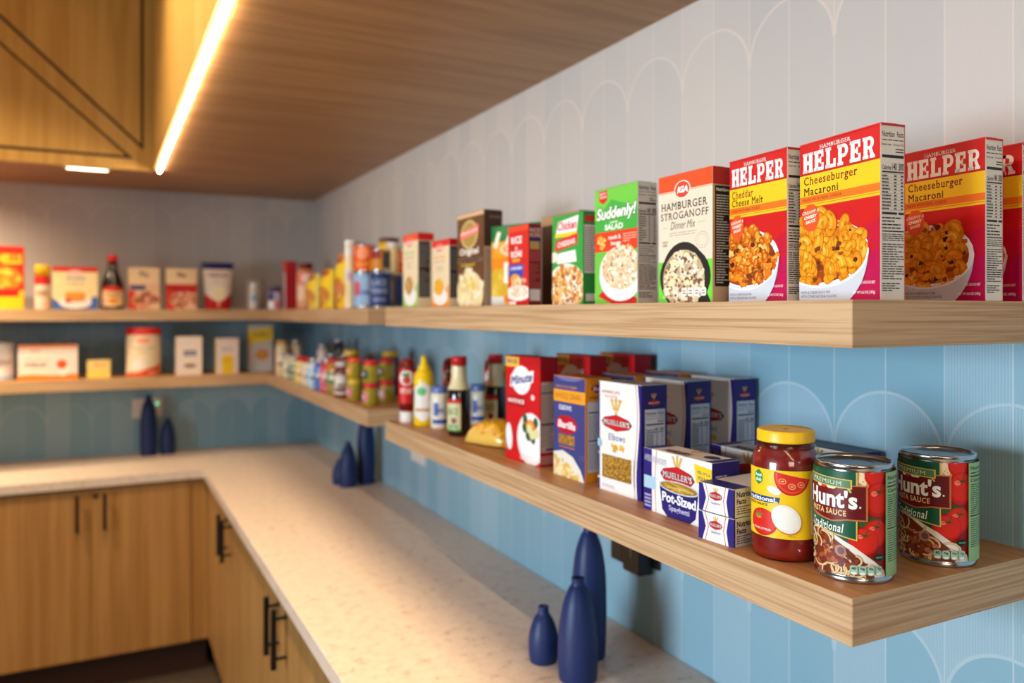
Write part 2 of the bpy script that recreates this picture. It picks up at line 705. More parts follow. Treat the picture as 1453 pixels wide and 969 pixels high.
def panel(pts, label):
    t = thing('wall_panel', label, 'wall panel', (sum(p[0] for p in pts) / len(pts), SY, min(p[1] for p in pts)), group='triangular wood wall panels')
    o = t.location

    def slab(q, y0, y1):
        b = bmesh.new()
        A = [b.verts.new((x - o.x, y0, z - o.z)) for x, z in q]
        B = [b.verts.new((x - o.x, y1, z - o.z)) for x, z in q]
        b.faces.new(A)
        b.faces.new(B[::-1])
        for i in range(len(q)):
            j = (i + 1) % len(q)
            b.faces.new((A[i], B[i], B[j], A[j]))
        bmesh.ops.recalc_face_normals(b, faces=b.faces[:])
        return b
    cx, cz = sum(p[0] for p in pts) / len(pts), sum(p[1] for p in pts) / len(pts)
    obj('groove', slab(pts, -0.002, 0), GROOVE, t)
    # the panel itself stands inside its groove
    inner = []
    n = len(pts)
    w = 0.011
    for i in range(n):
        p0, p1, p2 = Vector(pts[i - 1]), Vector(pts[i]), Vector(pts[(i + 1) % n])
        d1, d2 = (p1 - p0).normalized(), (p2 - p1).normalized()
        n1, n2 = Vector((-d1.y, d1.x)), Vector((-d2.y, d2.x))
        if (Vector((cx, cz)) - p1).dot(n1) < 0:
            n1 = -n1
        if (Vector((cx, cz)) - p1).dot(n2) < 0:
            n2 = -n2
        det = n1.x * n2.y - n1.y * n2.x
        c1, c2 = n1.dot(p1) + w, n2.dot(p1) + w
        inner.append(((c1 * n2.y - c2 * n1.y) / det, (n1.x * c2 - n2.x * c1) / det))
    obj('panel_face', slab(inner, -0.009, 0), OAK_PANEL, t)


panel([(0.162, 2.301), (0.162, 3.08), (-0.68, 3.08)], 'triangular oak panel with its right angle up beside the soffit corner')
panel([(0.122, 2.262), (-0.80, 3.08), (-0.80, 2.262)], 'triangular oak panel along the lower edge of the soffit face')

# slim wood lip and LED line under the long soffit
ALU = mat('white_metal', (230, 226, 218), 0.4)
t = thing('linear_led_light', 'long glowing white LED strip running under the wood soffit', 'light', (0.221, 1.2, ZS), group='LED strips under the soffit')
obj('housing', bm_box(-0.006, 0.006, -2.4, 2.50, -0.003, 0, 0.001), ALU, t)
obj('diffuser', bm_box(-0.005, 0.005, -2.39, 2.49, -0.011, -0.003, 0.002), mat('led_glow', (255, 240, 215), 0.5, emit=LED_COLOR, strength=LED_STRENGTH), t)
t = thing('linear_led_light', 'LED strip along the back soffit, continuing past the left picture edge', 'light', (-0.94, 3.775, ZS), group='LED strips under the soffit')
obj('housing', bm_box(-0.5, 0.5, -0.006, 0.006, -0.003, 0, 0.001), ALU, t)
obj('diffuser', bm_box(-0.49, 0.49, -0.005, 0.005, -0.011, -0.003, 0.002), mat('led_glow_back', (255, 240, 215), 0.5, emit=(1.0, 0.72, 0.42), strength=LED_BACK_STRENGTH), t)
t = thing('linear_led_light', 'short glowing LED strip at the lower edge of the back soffit', 'light', (-0.05, 3.775, ZS), group='LED strips under the soffit')
obj('housing', bm_box(-0.085, 0.085, -0.014, 0.014, -0.006, 0, 0.001), ALU, t)
obj('diffuser', bm_box(-0.075, 0.075, -0.010, 0.010, -0.009, -0.006, 0.001), mat('led_glow_small', (255, 240, 215), 0.5, emit=LED_COLOR, strength=6), t)


# ------------------------------------------------------------------ shelves
def shelf(label, x0, x1, y0, y1, z, along='y'):
    b = bm_box(x0, x1, y0, y1, z - TH, z, 0.0008)
    for f in b.faces:
        f.material_index = 1 if abs(f.normal.z) > 0.9 else 0
    o = obj('wall_shelf', b, [OAK_FRONT, OAK_TOP_Y if along == 'y' else OAK_TOP_X])
    return props(o, label, 'shelf', 'thick oak floating shelves')


def corner_shelf(label, z):
    xf, yf, ye = 0.722, 4.007, 2.355
    pts = [(-3.0, yf), (xf, yf), (xf, ye), (XW, ye), (XW, YB), (-3.0, YB)]
    b = bmesh.new()
    A = [b.verts.new((x, y, z - TH)) for x, y in pts]
    B = [b.verts.new((x, y, z)) for x, y in pts]
    b.faces.new(A[::-1])
    b.faces.new(B)
    for i in range(len(pts)):
        j = (i + 1) % len(pts)
        b.faces.new((A[i], A[j], B[j], B[i]))
    bmesh.ops.recalc_face_normals(b, faces=b.faces[:])
    for f in b.faces:
        f.material_index = 1 if abs(f.normal.z) > 0.9 else 0
    o = obj('wall_shelf', b, [OAK_FRONT, OAK_TOP_Y])
    return props(o, label, 'shelf', 'thick oak floating shelves')


shelf('near upper oak floating shelf carrying the red macaroni cartons', 0.6925, XW, 0.572, 2.097, ZU)
shelf('near lower oak floating shelf carrying the pasta sauce cans', 0.6925, XW, 0.572, 2.097, ZL)
corner_shelf('far upper oak shelf turning the corner, with syrup bottle and red box', ZU)
corner_shelf('far lower oak shelf turning the corner, with spice and pickle jars', ZL)

# ------------------------------------------------------------------ worktop and base cabinets
pts = [(-3.0, 3.767), (0.404, 3.767), (0.404, -0.6), (XW, -0.6), (XW, YB), (-3.0, YB)]
b = bmesh.new()
A = [b.verts.new((x, y, ZC - 0.038)) for x, y in pts]
B = [b.verts.new((x, y, ZC)) for x, y in pts]
b.faces.new(A[::-1])
b.faces.new(B)
for i in range(6):
    b.faces.new((A[i], A[(i + 1) % 6], B[(i + 1) % 6], B[i]))
bmesh.ops.recalc_face_normals(b, faces=b.faces[:])
bmesh.ops.bevel(b, geom=[e for e in b.edges if all(abs(v.co.z - ZC) < 1e-5 for v in e.verts)], offset=0.002, segments=2, affect='EDGES')
props(obj('countertop', b, quartz()), 'L-shaped pale speckled stone countertop on the oak base cabinets', 'countertop')

CARCASS = wood('oak_carcass', (30, 30, 1.2), (190, 142, 88), (168, 120, 70))
TOE = mat('toe_kick_brown', (62, 36, 24), 0.6)


def handle(parent, x, y, z, nx, ny, h=0.155):
    """Square bar pull with two posts, standing off along (nx, ny)."""
    b = bmesh.new()
    o = 0.034
    bm_box(x + nx * o - 0.0068, x + nx * o + 0.0068, y + ny * o - 0.0068, y + ny * o + 0.0068, z - h / 2, z + h / 2, 0.001, bm=b)
    for dz in (-h * 0.33, h * 0.33):
        bm_cyl((x, y, z + dz), (x + nx * o, y + ny * o, z + dz), 0.0048, 12, bm=b)
    return obj('handle', b, BLACK, parent, label='black bar handle')


def cabinet_right(label, y0, y1, filler=None):
    ym = (y0 + y1) / 2
    t = thing('base_cabinet', label, 'cabinet', (0.735, ym, 0), group='oak base cabinets')
    ox, oy = 0.735, ym
    obj('carcass', bm_box(0.446 - ox, XW - ox - 0.002, y0 - oy, y1 - oy, 0.15, ZC - 0.039), CARCASS, t)
    obj('toe_kick', bm_box(0.50 - ox, XW - ox - 0.002, y0 - oy, y1 - oy, 0.0, 0.15), TOE, t)
    if filler:
        obj('filler_panel', bm_box(0.428 - ox, 0.446 - ox, y1 + 0.002 - oy, filler - oy, 0.152, ZC - 0.048, 0.001), OAK_DOOR, t)
    for a, e, s in ((y0, ym, -1), (ym, y1, 1)):
        d = obj('door', bm_box(0.426 - ox, 0.446 - ox, a + 0.0015 - oy, e - 0.0015 - oy, 0.152, ZC - 0.048, 0.001), OAK_DOOR, t)
        handle(d, 0.426 - ox, s * 0.05, 0.773, -1, 0)


def cabinet_back(label, x0, x1, filler=None):
    xm = (x0 + x1) / 2
    t = thing('base_cabinet', label, 'cabinet', (xm, 4.06, 0), group='oak base cabinets')
    ox, oy = xm, 4.06
    obj('carcass', bm_box(x0 - ox, (filler or x1) - ox, 3.806 - oy, YB - oy - 0.002, 0.15, ZC - 0.039), CARCASS, t)
    obj('toe_kick', bm_box(x0 - ox, (filler or x1) - ox, 3.86 - oy, YB - oy - 0.002, 0.0, 0.15), TOE, t)
    if filler:
        obj('filler_panel', bm_box(x1 + 0.002 - ox, filler - ox, 3.792 - oy, 3.806 - oy, 0.152, ZC - 0.048, 0.001), OAK_DOOR, t)
    for a, e, s in ((x0, xm, -1), (xm, x1, 1)):
        d = obj('door', bm_box(a + 0.0015 - ox, e - 0.0015 - ox, 3.786 - oy, 3.806 - oy, 0.152, ZC - 0.048, 0.001), OAK_DOOR, t)
        handle(d, s * 0.051, 3.786 - oy, 0.772, 0, -1)
        if s > 0:
            obj('lock', bm_cyl((0.017, 3.788 - oy, 0.835), (0.017, 3.782 - oy, 0.835), 0.0095, 16), BLACK, d, label='round black lock')


cabinet_back('oak two-door cabinet with a lock under the back counter', -0.43, 0.357, 0.427)
cabinet_right('oak base cabinet in the inner corner under the long counter', 2.625, 3.60, 3.805)
cabinet_right('oak base cabinet next nearer from the corner under the long counter', 1.65, 2.625)
cabinet_right('oak base cabinet nearest the camera under the long counter', 0.675, 1.65)


# ------------------------------------------------------------------ navy vases
NAVY = mat('matte_navy_ceramic', (17, 40, 92), 0.45, spec=0.45)


def vase(label, x, y, prof, k=1.0):
    p = smooth_profile([(r * k, z * k) for r, z in prof], 7)
    rn, zt = p[-1]
    p = [(0, 0.0)] + p + [(rn * 0.72, zt + 0.0006), (rn * 0.66, zt - 0.012), (rn * 0.9, zt - 0.03), (0, zt - 0.034)]
    o = obj('vase', bm_lathe(p, 44), NAVY, smooth=True, loc=(x, y, ZC))
    return props(o, label, 'vase', 'navy bottle vases')


TALL = [(.029, 0), (.0325, .004), (.0345, .05), (.0350, .11), (.0335, .165), (.0275, .212), (.0185, .241), (.0122, .254), (.0125, .268)]
MID = [(.0335, 0), (.0365, .004), (.0385, .05), (.0365, .095), (.0290, .14), (.0190, .168), (.0125, .179), (.0125, .191)]
SMALL = [(.0250, 0), (.0275, .003), (.0300, .028), (.0285, .055), (.0205, .081), (.0115, .096), (.0105, .109)]
vase('tallest navy bottle vase in the trio under the near shelf', 0.8787, 1.3612, TALL)
vase('medium navy bottle vase in front of the tallest vase', 0.8055, 1.2871, MID)
vase('smallest round navy bud vase of the near trio', 0.785, 1.3838, SMALL)
vase('tall navy vase below the end of the far shelf', 0.9607, 3.1563, TALL, 1.06)
vase('middle navy vase left of the tall one below the far shelf', 0.8775, 3.1253, MID, 0.93)
vase('small navy vase peeking out left of the middle vase far along the counter', 0.857, 3.185, SMALL, 0.92)
vase('tall navy vase before the white outlet plate on the back counter', 0.2064, 4.255, TALL, 1.09)
vase('short navy vase right of the tall one on the back counter', 0.2918, 4.255, MID, 0.92)

# ------------------------------------------------------------------ outlets
PLATE = mat('white_plate', (226, 222, 214), 0.4)
t = thing('wall_outlet', 'white double outlet plate on the tiled back wall behind navy vase', 'outlet', (0.205, YB, 1.133))
obj('cover_plate', bm_box(-0.068, 0.068, -0.006, 0, -0.047, 0.047, 0.002), PLATE, t)
for dx in (-0.033, 0.033):
    o = obj('socket', bm_box(dx - 0.018, dx + 0.018, -0.008, -0.006, -0.034, 0.034, 0.001), PLATE, t)
    for dz in (-0.018, 0.018):
        for q in (-0.006, 0.006):
            obj('slot', bm_box(dx + q - 0.001, dx + q + 0.001, -0.0084, -0.0078, dz - 0.004, dz + 0.004), BLACK, o)
obj('indicator_light', bm_cyl((0.044, -0.0065, 0.020), (0.044, -0.010, 0.020), 0.006, 16), mat('green_led', (60, 200, 120), 0.4, emit=(0.1, 1.0, 0.45), strength=1.6), t, label='green glowing indicator')

t = thing('wall_outlet', 'white outlet plate just under the near lower shelf', 'outlet', (XW, 2.73, 1.118))
obj('cover_plate', bm_box(-0.006, 0, -0.07, 0.07, -0.057, 0.057, 0.002), PLATE, t)
for dy in (-0.033, 0.033):
    obj('socket', bm_box(-0.008, -0.006, dy - 0.018, dy + 0.018, -0.034, 0.034, 0.001), PLATE, t)

t = thing('power_outlet', 'black outlet with plugged adapter on blue tile below the near shelf', 'outlet', (XW, 1.395, 1.105))
obj('cover_plate', bm_box(-0.008, 0, -0.075, 0.075, -0.030, 0.057, 0.002), BLACK, t)
a = obj('adapter', bm_box(-0.044, -0.008, -0.058, 0.002, -0.042, 0.045, 0.004, seg=2), mat('black_plastic', (9, 9, 10), 0.35), t)
obj('label_mark', bm_box(-0.0445, -0.0436, -0.030, -0.026, -0.01, 0.02), mat('grey_mark', (150, 150, 150), 0.5), a)
obj('adapter', bm_box(-0.036, -0.008, 0.012, 0.058, -0.034, 0.045, 0.004, seg=2), mat('black_plastic', (9, 9, 10), 0.35), t)

# ------------------------------------------------------------------ cartons
def carton(name, label, corner, rot, W, T, H, z, faces, art=None, side=None, topart=None, group=None, cat='box',
           facing='x', bev=0.0007, left=None, flap=True):
    """Upright carton. corner = front right bottom corner; faces = colours (front, side, top)."""
    rz = math.radians((-90 if facing == 'x' else 0) + rot)
    c, s_ = math.cos(rz), math.sin(rz)
    lx, ly = W / 2, -T / 2
    loc = (corner[0] - (c * lx - s_ * ly), corner[1] - (s_ * lx + c * ly), z)
    t = thing(name, label, cat, loc, rz, group)
    b = bm_box(-W / 2, W / 2, -T / 2, T / 2, 0, H, bev)
    mats = [ink(k) for k in faces]
    for f in b.faces:
        n = f.normal
        f.material_index = 2 if n.z > 0.7 else (1 if abs(n.x) > 0.7 else 0)
    if art:
        P = Print()
        art(P, W, H)
        P.into(b, mats, lambda x, y, l: (x - W / 2, -T / 2 - 5e-5 - l, y), (0.0004, 0.0004, W - 0.0004, H - 0.0004))
    if left:
        P = Print()
        left(P, T, H)
        P.into(b, mats, lambda x, y, l: (-W / 2 - 5e-5 - l, T / 2 - x, y), (0.0004, 0.0004, T - 0.0004, H - 0.0004))
    obj('carton', b, mats, t)
    if side:
        P = Print()
        side(P, T, H)
        P.put('side_panel', t, lambda x, y, l: (W / 2 + 5e-5 + l, x - T / 2, y), (0.0004, 0.0004, T - 0.0004, H - 0.0004))
    if topart:
        P = Print()
        topart(P, W, T)
        P.put('top_panel', t, lambda x, y, l: (x - W / 2, y - T / 2, H + 5e-5 + l), (0.0004, 0.0004, W - 0.0004, T - 0.0004))
    elif flap:
        fb = bm_box(-W / 2 + 0.0008, W / 2 - 0.0008, -T / 2 + 0.0008, T / 2 - T * 0.30, H, H + 0.0005, 0.0002)
        obj('top_flap', fb, ink(faces[2]), t)
    return t


def noodles(P, rnd, n, inside, size, width, cols, curl=2.6, order=True):
    """Short curved pasta tubes, the nearest drawn last."""
    spots = []
    while len(spots) < n:
        x, y = rnd.random(), rnd.random()
        q = inside(x, y)
        if q:
            spots.append(q)
    if order:
        spots.sort(key=lambda q: -q[1])
    keep = P.step
    P.step = 3e-6
    for x, y in spots:
        a0 = rnd.uniform(0, 2 * PI)
        k = rnd.uniform(0.55, 1.0) * curl
        r = size * rnd.uniform(0.75, 1.15)
        pts = [(x + r * math.cos(a0 + k * i / 7), y + r * math.sin(a0 + k * i / 7)) for i in range(8)]
        w = width * rnd.uniform(0.85, 1.15)
        d, m, h = cols[rnd.randrange(len(cols))]
        P.stroke(pts, w * 1.22, d)
        P.stroke(pts, w, m)
        P.stroke([(px - w * 0.08, py + w * 0.16) for px, py in pts[1:-1]], w * 0.34, h)
    P.step = keep


def crumbs(P, rnd, n, inside, r, cols, rough=0.45, squash=0.8):
    keep = P.step
    P.step = 3e-6
    k = 0
    while k < n:
        q = inside(rnd.random(), rnd.random())
        if q:
            P.blob(q[0], q[1], r * rnd.uniform(0.6, 1.3), cols[rnd.randrange(len(cols))], rnd, 9, rough, squash)
            k += 1
    P.step = keep


def in_ellipse(cx, cy, rx, ry):
    def f(a, b):
        x, y = a * 2 - 1, b * 2 - 1
        return (cx + x * rx, cy + y * ry) if x * x + y * y < 1 else None
    return f


def nutrition(bg, fg, seed, title=True, top=0.985, bottom=0.02, margin=0.06, grey=None):
    def f(P, w, h):
        rnd = random.Random(seed)
        grey_ = grey or fg
        P.rect(0, 0, w, h, bg)
        x0, x1 = w * margin, w * (1 - margin)
        y = lambda q: h * (bottom + (top - bottom) * q)
        if title:
            P.text('Nutrition  Facts', x0, y(.95), x1, y(.985), fg, 0.02)
        P.lines(x0, y(.925), x1, y(.942), 1, grey_, rnd, 0.35)
        P.text('Serving size', x0, y(.895), x0 + (x1 - x0) * .42, y(.912), fg, 0.02)
        P.text('1/3 cup (31g)', x0 + (x1 - x0) * .52, y(.895), x1, y(.912), fg, 0.02)
        P.lines(x0 + (x1 - x0) * .62, y(.855), x1, y(.887), 2, fg, rnd, 0.4, False)
        P.rect(x0, y(.825), x1, y(.843), fg)
        P.text('Calories', x0, y(.755), x0 + (x1 - x0) * .42, y(.782), fg, 0.02)
        P.text('140', x0 + (x1 - x0) * .46, y(.752), x0 + (x1 - x0) * .68, y(.796), fg, 0.02)
        P.text('300', x0 + (x1 - x0) * .76, y(.752), x1, y(.796), fg, 0.02)
        P.rect(x0, y(.737), x1, y(.746), fg)
        P.lines(x0, y(.515), x0 + (x1 - x0) * .42, y(.73), 11, fg, rnd, 0.42)
        for q in (.55, .86):
            P.lines(x0 + (x1 - x0) * q, y(.515), x0 + (x1 - x0) * (q + .12), y(.73), 11, grey_, rnd, 0.42, False)
        for k in range(12):
            yy = y(.515 + .0195 * k)
            P.rect(x0, yy, x1, yy + h * .0012, grey_)
        P.rect(x0, y(.488), x0 + (x1 - x0) * .68, y(.502), fg)
        P.rect(x0 + (x1 - x0) * .75, y(.488), x1, y(.502), fg)
        P.lines(x0, y(.40), x0 + (x1 - x0) * .85, y(.48), 4, grey_, rnd, 0.4)
        P.rect(x0, y(.385), x1, y(.392), fg)
        P.lines(x0, y(.33), x1, y(.378), 4, grey_, rnd, 0.4)
        P.lines(x0, y(.10), x1, y(.32), 15, fg, rnd, 0.42)
        P.lines(x0, y(.03), x0 + (x1 - x0) * .8, y(.085), 4, fg, rnd, 0.45)
    return f


RED, YEL, ORANGE = (206, 22, 26), (248, 200, 32), (238, 92, 34)
MAC = [((214, 120, 12), (242, 158, 22), (250, 186, 58)), ((220, 126, 14), (247, 170, 30), (252, 200, 84)), ((200, 104, 8), (236, 146, 18), (248, 178, 52))]
CHED = [((186, 78, 8), (236, 128, 24), (250, 188, 84)), ((170, 66, 8), (224, 112, 18), (246, 170, 60)), ((196, 92, 12), (244, 148, 34), (252, 206, 110))]
BEEF = [(92, 38, 16), (120, 54, 24), (74, 28, 12), (142, 70, 34)]


def helper_art(kind, seed):
    def f(P, W, H):
        rnd = random.Random(seed)
        X, Y = lambda q: q * W, lambda q: q * H
        P.rect(0, 0, W, H, RED)
        P.face([(X(.55), 0), (W, 0), (W, Y(.47)), (X(.75), Y(.40))], (196, 14, 52))
        P.face([(X(.62), 0), (W, 0), (W, Y(.30)), (X(.80), Y(.22))], (186, 8, 78))
        # header
        P.text('HAMBURGER', X(.27), Y(.945), X(.66), Y(.970), 'fbf4ee', 0.03, 0.0, 0.05)
        P.heavy('HELPER', X(.045), Y(.812), X(.94), Y(.938), 'fbf6f2', 0.09)
        P.rect(0, Y(.800), W, Y(.804), (150, 10, 10))
        # yellow band, orange strip, yellow line
        P.rect(0, Y(.592), W, Y(.798), YEL)
        P.rect(0, Y(.618), W, Y(.664), (240, 118, 30))
        P.rect(0, Y(.606), W, Y(.611), (214, 120, 20))
        BR = (112, 26, 18)
        if kind == 'burger':
            P.text('Cheeseburger', X(.06), Y(.718), X(.74), Y(.786), BR, 0.012, 0, 0.035)
            P.text('Macaroni', X(.06), Y(.668), X(.51), Y(.717), BR, 0.012, 0, 0.035)
        else:
            P.text('Cheddar', X(.05), Y(.726), X(.43), Y(.780), BR, 0.012, 0, 0.035)
            P.text('Cheese Melt', X(.05), Y(.671), X(.60), Y(.722), BR, 0.012, 0, 0.035)
        P.text('MADE WITH REAL CHEESE', X(.045), Y(.632), X(.55), Y(.651), (176, 60, 12), 0.01, 0, 0.04)
        # bowl
        bx, by, rx, ry = X(.30), Y(.30), X(.56), Y(.34)
        P.ell(bx, by - Y(.015), rx * 1.02, ry * 1.02, (206, 214, 226), PI, 2 * PI)
        P.ell(bx, by, rx * 1.02, Y(.20), (244, 246, 248))
        P.ell(bx - X(.01), by - Y(.01), rx * .94, Y(.175), (150, 66, 10))
        pile = lambda a, b: ((bx + (a * 2 - 1) * rx * .93, by + (b * 2 - 1) * Y(.20) + Y(.01) - 0.10 * Y(1) * 0)
                             if (a * 2 - 1) ** 2 + ((b * 2 - 1)) ** 2 < 0.92 else None)
        if kind == 'burger':
            crumbs(P, rnd, 60, pile, W * .035, [(196, 100, 14), (214, 120, 18), (176, 82, 10)])
            noodles(P, rnd, 46, pile, W * .085, W * .088, MAC, 2.2)
            crumbs(P, rnd, 26, pile, W * .028, BEEF)
            noodles(P, rnd, 22, pile, W * .085, W * .092, MAC, 2.0)
            crumbs(P, rnd, 7, pile, W * .030, BEEF)
        else:
            crumbs(P, rnd, 70, pile, W * .05, [(222, 112, 20), (240, 140, 34), (200, 88, 14)], 0.6)
            noodles(P, rnd, 50, pile, W * .05, W * .075, CHED, 1.6)
            crumbs(P, rnd, 26, pile, W * .034, BEEF)
            crumbs(P, rnd, 60, pile, W * .045, [(240, 142, 30), (248, 172, 60), (228, 120, 22), (252, 200, 110)], 0.75)
            noodles(P, rnd, 24, pile, W * .05, W * .07, CHED, 1.4)
            crumbs(P, rnd, 6, pile, W * .034, BEEF)
        # front rim of the bowl
        P.z += 2e-5
        rim = [(bx + rx * 1.02 * math.cos(a), by + Y(.205) * math.sin(a)) for a in [PI + PI * i / 30 for i in range(31)]]
        out = [(bx + rx * 1.02 * math.cos(a), by - Y(.015) + ry * 1.05 * math.sin(a)) for a in [2 * PI - PI * i / 30 for i in range(31)]]
        P.face(rim + out, (204, 212, 224))
        P.stroke([(x, y - Y(.006)) for x, y in rim[8:]], W * .022, (240, 243, 247))
        # creamy and cheesy roundel
        P.ell(X(.16), Y(.525), X(.118), Y(.086), (240, 88, 30))
        for k, (s, w) in enumerate((('CREAMY &', .115), ('CHEESY', .088), ('SAUCE', .066))):
            P.text(s, X(.16 - w), Y(.546 - k * .030), X(.16 + w), Y(.566 - k * .030), 'fff6ea', 0.035, 0.1, 0, Y(.012))
        P.text('PASTA & CHEESE SAUCE MIX', X(.03), Y(.047), X(.42), Y(.064), (92, 98, 110), 0.005)
        P.text('WITH OTHER NATURAL FLAVORS', X(.03), Y(.022), X(.50), Y(.039), (92, 98, 110), 0.005)
        P.text('ADD GROUND BEEF', X(.77), Y(.095), X(.95), Y(.112), 'f6dede', 0.01)
        P.text('NET WT 6.6 OZ (187g)' if kind == 'burger' else 'NET WT 5.7 OZ (161g)', X(.69), Y(.034), X(.95), Y(.055), 'fbeeee', 0.015)
        # highlight on the folded top edge, painted as a lighter red line
        P.rect(0, Y(.992), W, H, (222, 60, 50))
    return f


NF = nutrition((222, 216, 206), (30, 26, 26), 3)
HF = ((206, 22, 26), (214, 206, 196), (196, 24, 26))


def helper_side(P, w, h):
    nutrition((222, 216, 206), (30, 26, 26), 3, top=0.97)(P, w, h)
    P.rect(0, h * .985, w, h, (196, 30, 30))
    P.rect(w * .96, 0, w, h, (208, 40, 40))


G1 = 'boxed dinners in a row on the upper shelf'
carton('dinner_carton', 'large red cheeseburger macaroni box at the shelf corner, largest and frontmost', (0.7500, 0.5830), -8.0, 0.130, 0.034, 0.1925, ZU, HF, helper_art('burger', 11), helper_side, group=G1)
carton('dinner_carton', 'red cheeseburger macaroni box set back by the wall, right of the largest red box', (0.9220, 0.5750), -4.0, 0.113, 0.030, 0.1925, ZU, HF, helper_art('burger', 23), helper_side, group=G1)
carton('dinner_carton', 'red macaroni box cut by the right picture edge, touching the tiled wall', (0.9930, 0.5740), 0, 0.145, 0.032, 0.1925, ZU, HF, helper_art('burger', 31), helper_side, group=G1)
carton('dinner_carton', 'red cheddar cheese melt box left of the largest red box', (0.7586, 0.7230), -4.0, 0.111, 0.033, 0.1925, ZU, HF, helper_art('cheddar', 17), helper_side, group=G1)


# --- cream stroganoff box and its small relatives -------------------------------------------------
def iga_logo(P, cx, cy, r, ry):
    P.ell(cx, cy, r * 1.12, ry * 1.12, 'f8f0e8')
    P.ell(cx, cy, r, ry, (226, 62, 34))
    P.text('IGA', cx - r * .72, cy - ry * .42, cx + r * .78, cy + ry * .42, 'fff8f2', 0.05, 0.25)


def stroganoff(P, W, H):
    rnd = random.Random(5)
    X, Y = lambda q: q * W, lambda q: q * H
    P.rect(0, 0, W, H, (232, 218, 196))
    P.rect(0, Y(.872), W, H, (240, 80, 34))
    P.rect(0, Y(.862), W, Y(.866), (240, 110, 60))
    iga_logo(P, X(.46), Y(.875), X(.135), Y(.062))
    DK = (52, 46, 40)
    P.text('HAMBURGER', X(.06), Y(.726), X(.91), Y(.785), DK, 0.008, 0, 0.04)
    P.text('STROGANOFF', X(.05), Y(.652), X(.93), Y(.708), DK, 0.008, 0, 0.04)
    P.text('Dinner Mix', X(.24), Y(.574), X(.70), Y(.634), (70, 62, 54), 0.0, 0.28)
    P.rect(X(.08), Y(.590), X(.18), Y(.595), (150, 214, 96))
    P.rect(X(.75), Y(.604), X(.88), Y(.609), (150, 214, 96))
    P.lines(X(.22), Y(.52), X(.74), Y(.556), 2, (190, 176, 156), rnd, .4)
    P.ring(X(.82), Y(.47), X(.115), Y(.062), W * .006, (176, 164, 148))
    P.ring(X(.82), Y(.47), X(.08), Y(.044), W * .004, (176, 164, 148))
    P.text('MADE IN', X(.08), Y(.475), X(.19), Y(.487), (120, 108, 96), 0.01)
    P.text('USA', X(.09), Y(.445), X(.18), Y(.468), (120, 108, 96), 0.02)
    P.rect(0, 0, W, Y(.325), (112, 214, 62))
    P.ell(X(.50), Y(.20), X(.47), Y(.235), (40, 36, 34))
    P.ell(X(.48), Y(.20), X(.42), Y(.27), (40, 36, 34))
    P.face([(X(.70), 0), (X(.98), 0), (X(.86), Y(.12)), (X(.72), Y(.12))], (44, 40, 38))
    P.ell(X(.48), Y(.185), X(.385), Y(.225), (196, 172, 140))
    pile = in_ellipse(X(.48), Y(.185), X(.37), Y(.215))
    crumbs(P, rnd, 90, pile, W * .045, [(226, 206, 176), (236, 222, 198), (216, 190, 150), (240, 226, 190)])
    crumbs(P, rnd, 60, pile, W * .028, [(128, 92, 70), (106, 74, 56), (148, 110, 86)])
    crumbs(P, rnd, 46, pile, W * .04, [(238, 224, 186), (244, 228, 176), (242, 234, 216)])
    crumbs(P, rnd, 30, pile, W * .022, [(118, 84, 62), (140, 102, 78)])
    for k in range(4):
        P.rrect(X(.455 + k * .115), Y(.052), X(.555 + k * .115), Y(.118), W * .03, 'f2ece4')
        P.lines(X(.475 + k * .115), Y(.066), X(.535 + k * .115), Y(.105), 2, (120, 112, 104), rnd, .4, False)
    P.text('NET WT 6.4 OZ (181g)', X(.10), Y(.036), X(.34), Y(.052), 'f4efe6', 0.015)


def strog_side(P, w, h):
    rnd = random.Random(8)
    P.rect(0, 0, w, h, (188, 164, 132))
    P.rect(0, h * .87, w, h, (176, 40, 26))
    P.rect(w * .12, h * .12, w * .96, h * .86, (26, 24, 24))
    P.text('Nutrition', w * .2, h * .82, w * .9, h * .845, 'e8e2d8', 0.03)
    P.lines(w * .2, h * .14, w * .9, h * .80, 34, 'c8c2b8', rnd, .45)


carton('dinner_carton', 'cream stroganoff box with orange top band and skillet photo', (0.7500, 0.8490), 0, 0.120, 0.032, 0.189, ZU, ((232, 218, 196), (188, 164, 132), (206, 60, 30)), stroganoff, strog_side, group=G1)


def side_dish(food, edge):
    def f(P, W, H):
        rnd = random.Random(edge[0])
        X, Y = lambda q: q * W, lambda q: q * H
        P.rect(0, 0, W, H, (234, 214, 178))
        P.rect(0, Y(.90), W, H, (240, 76, 34) if edge[1] > 150 and edge[0] < 200 else (226, 30, 26))
        iga_logo(P, X(.45), Y(.885), X(.2), Y(.055))
        P.text('SIDE DISH', X(.12), Y(.72), X(.80), Y(.765), edge, 0.02, 0, .03)
        P.text('pasta mix', X(.14), Y(.66), X(.78), Y(.695), (110, 92, 66), 0.0, 0.2)
        P.lines(X(.25), Y(.53), X(.70), Y(.63), 3, (196, 172, 136), rnd, .4)
        P.face([(0, 0), (W, 0), (W, Y(.34)), (X(.78), Y(.24)), (X(.2), Y(.10)), (0, Y(.16))], edge)
        P.ell(X(.5), Y(.15), X(.42), Y(.13), 'f2ede6')
        P.ell(X(.42), Y(.30), X(.27), Y(.125), food[0])
        crumbs(P, rnd, 50, in_ellipse(X(.42), Y(.30), X(.25), Y(.115)), W * .05, food)
    return f


def dark_side(topc):
    def f(P, w, h):
        rnd = random.Random(4)
        P.rect(0, 0, w, h, (226, 206, 172))
        P.rect(0, h * .90, w, h, topc)
        P.rect(w * .05, h * .13, w * .78, h * .89, (50, 48, 48))
        P.lines(w * .1, h * .15, w * .74, h * .86, 22, (140, 136, 130), rnd, .35)
        P.rect(w * .05, h * .50, w * .78, h * .53, (20, 20, 20))
    return f


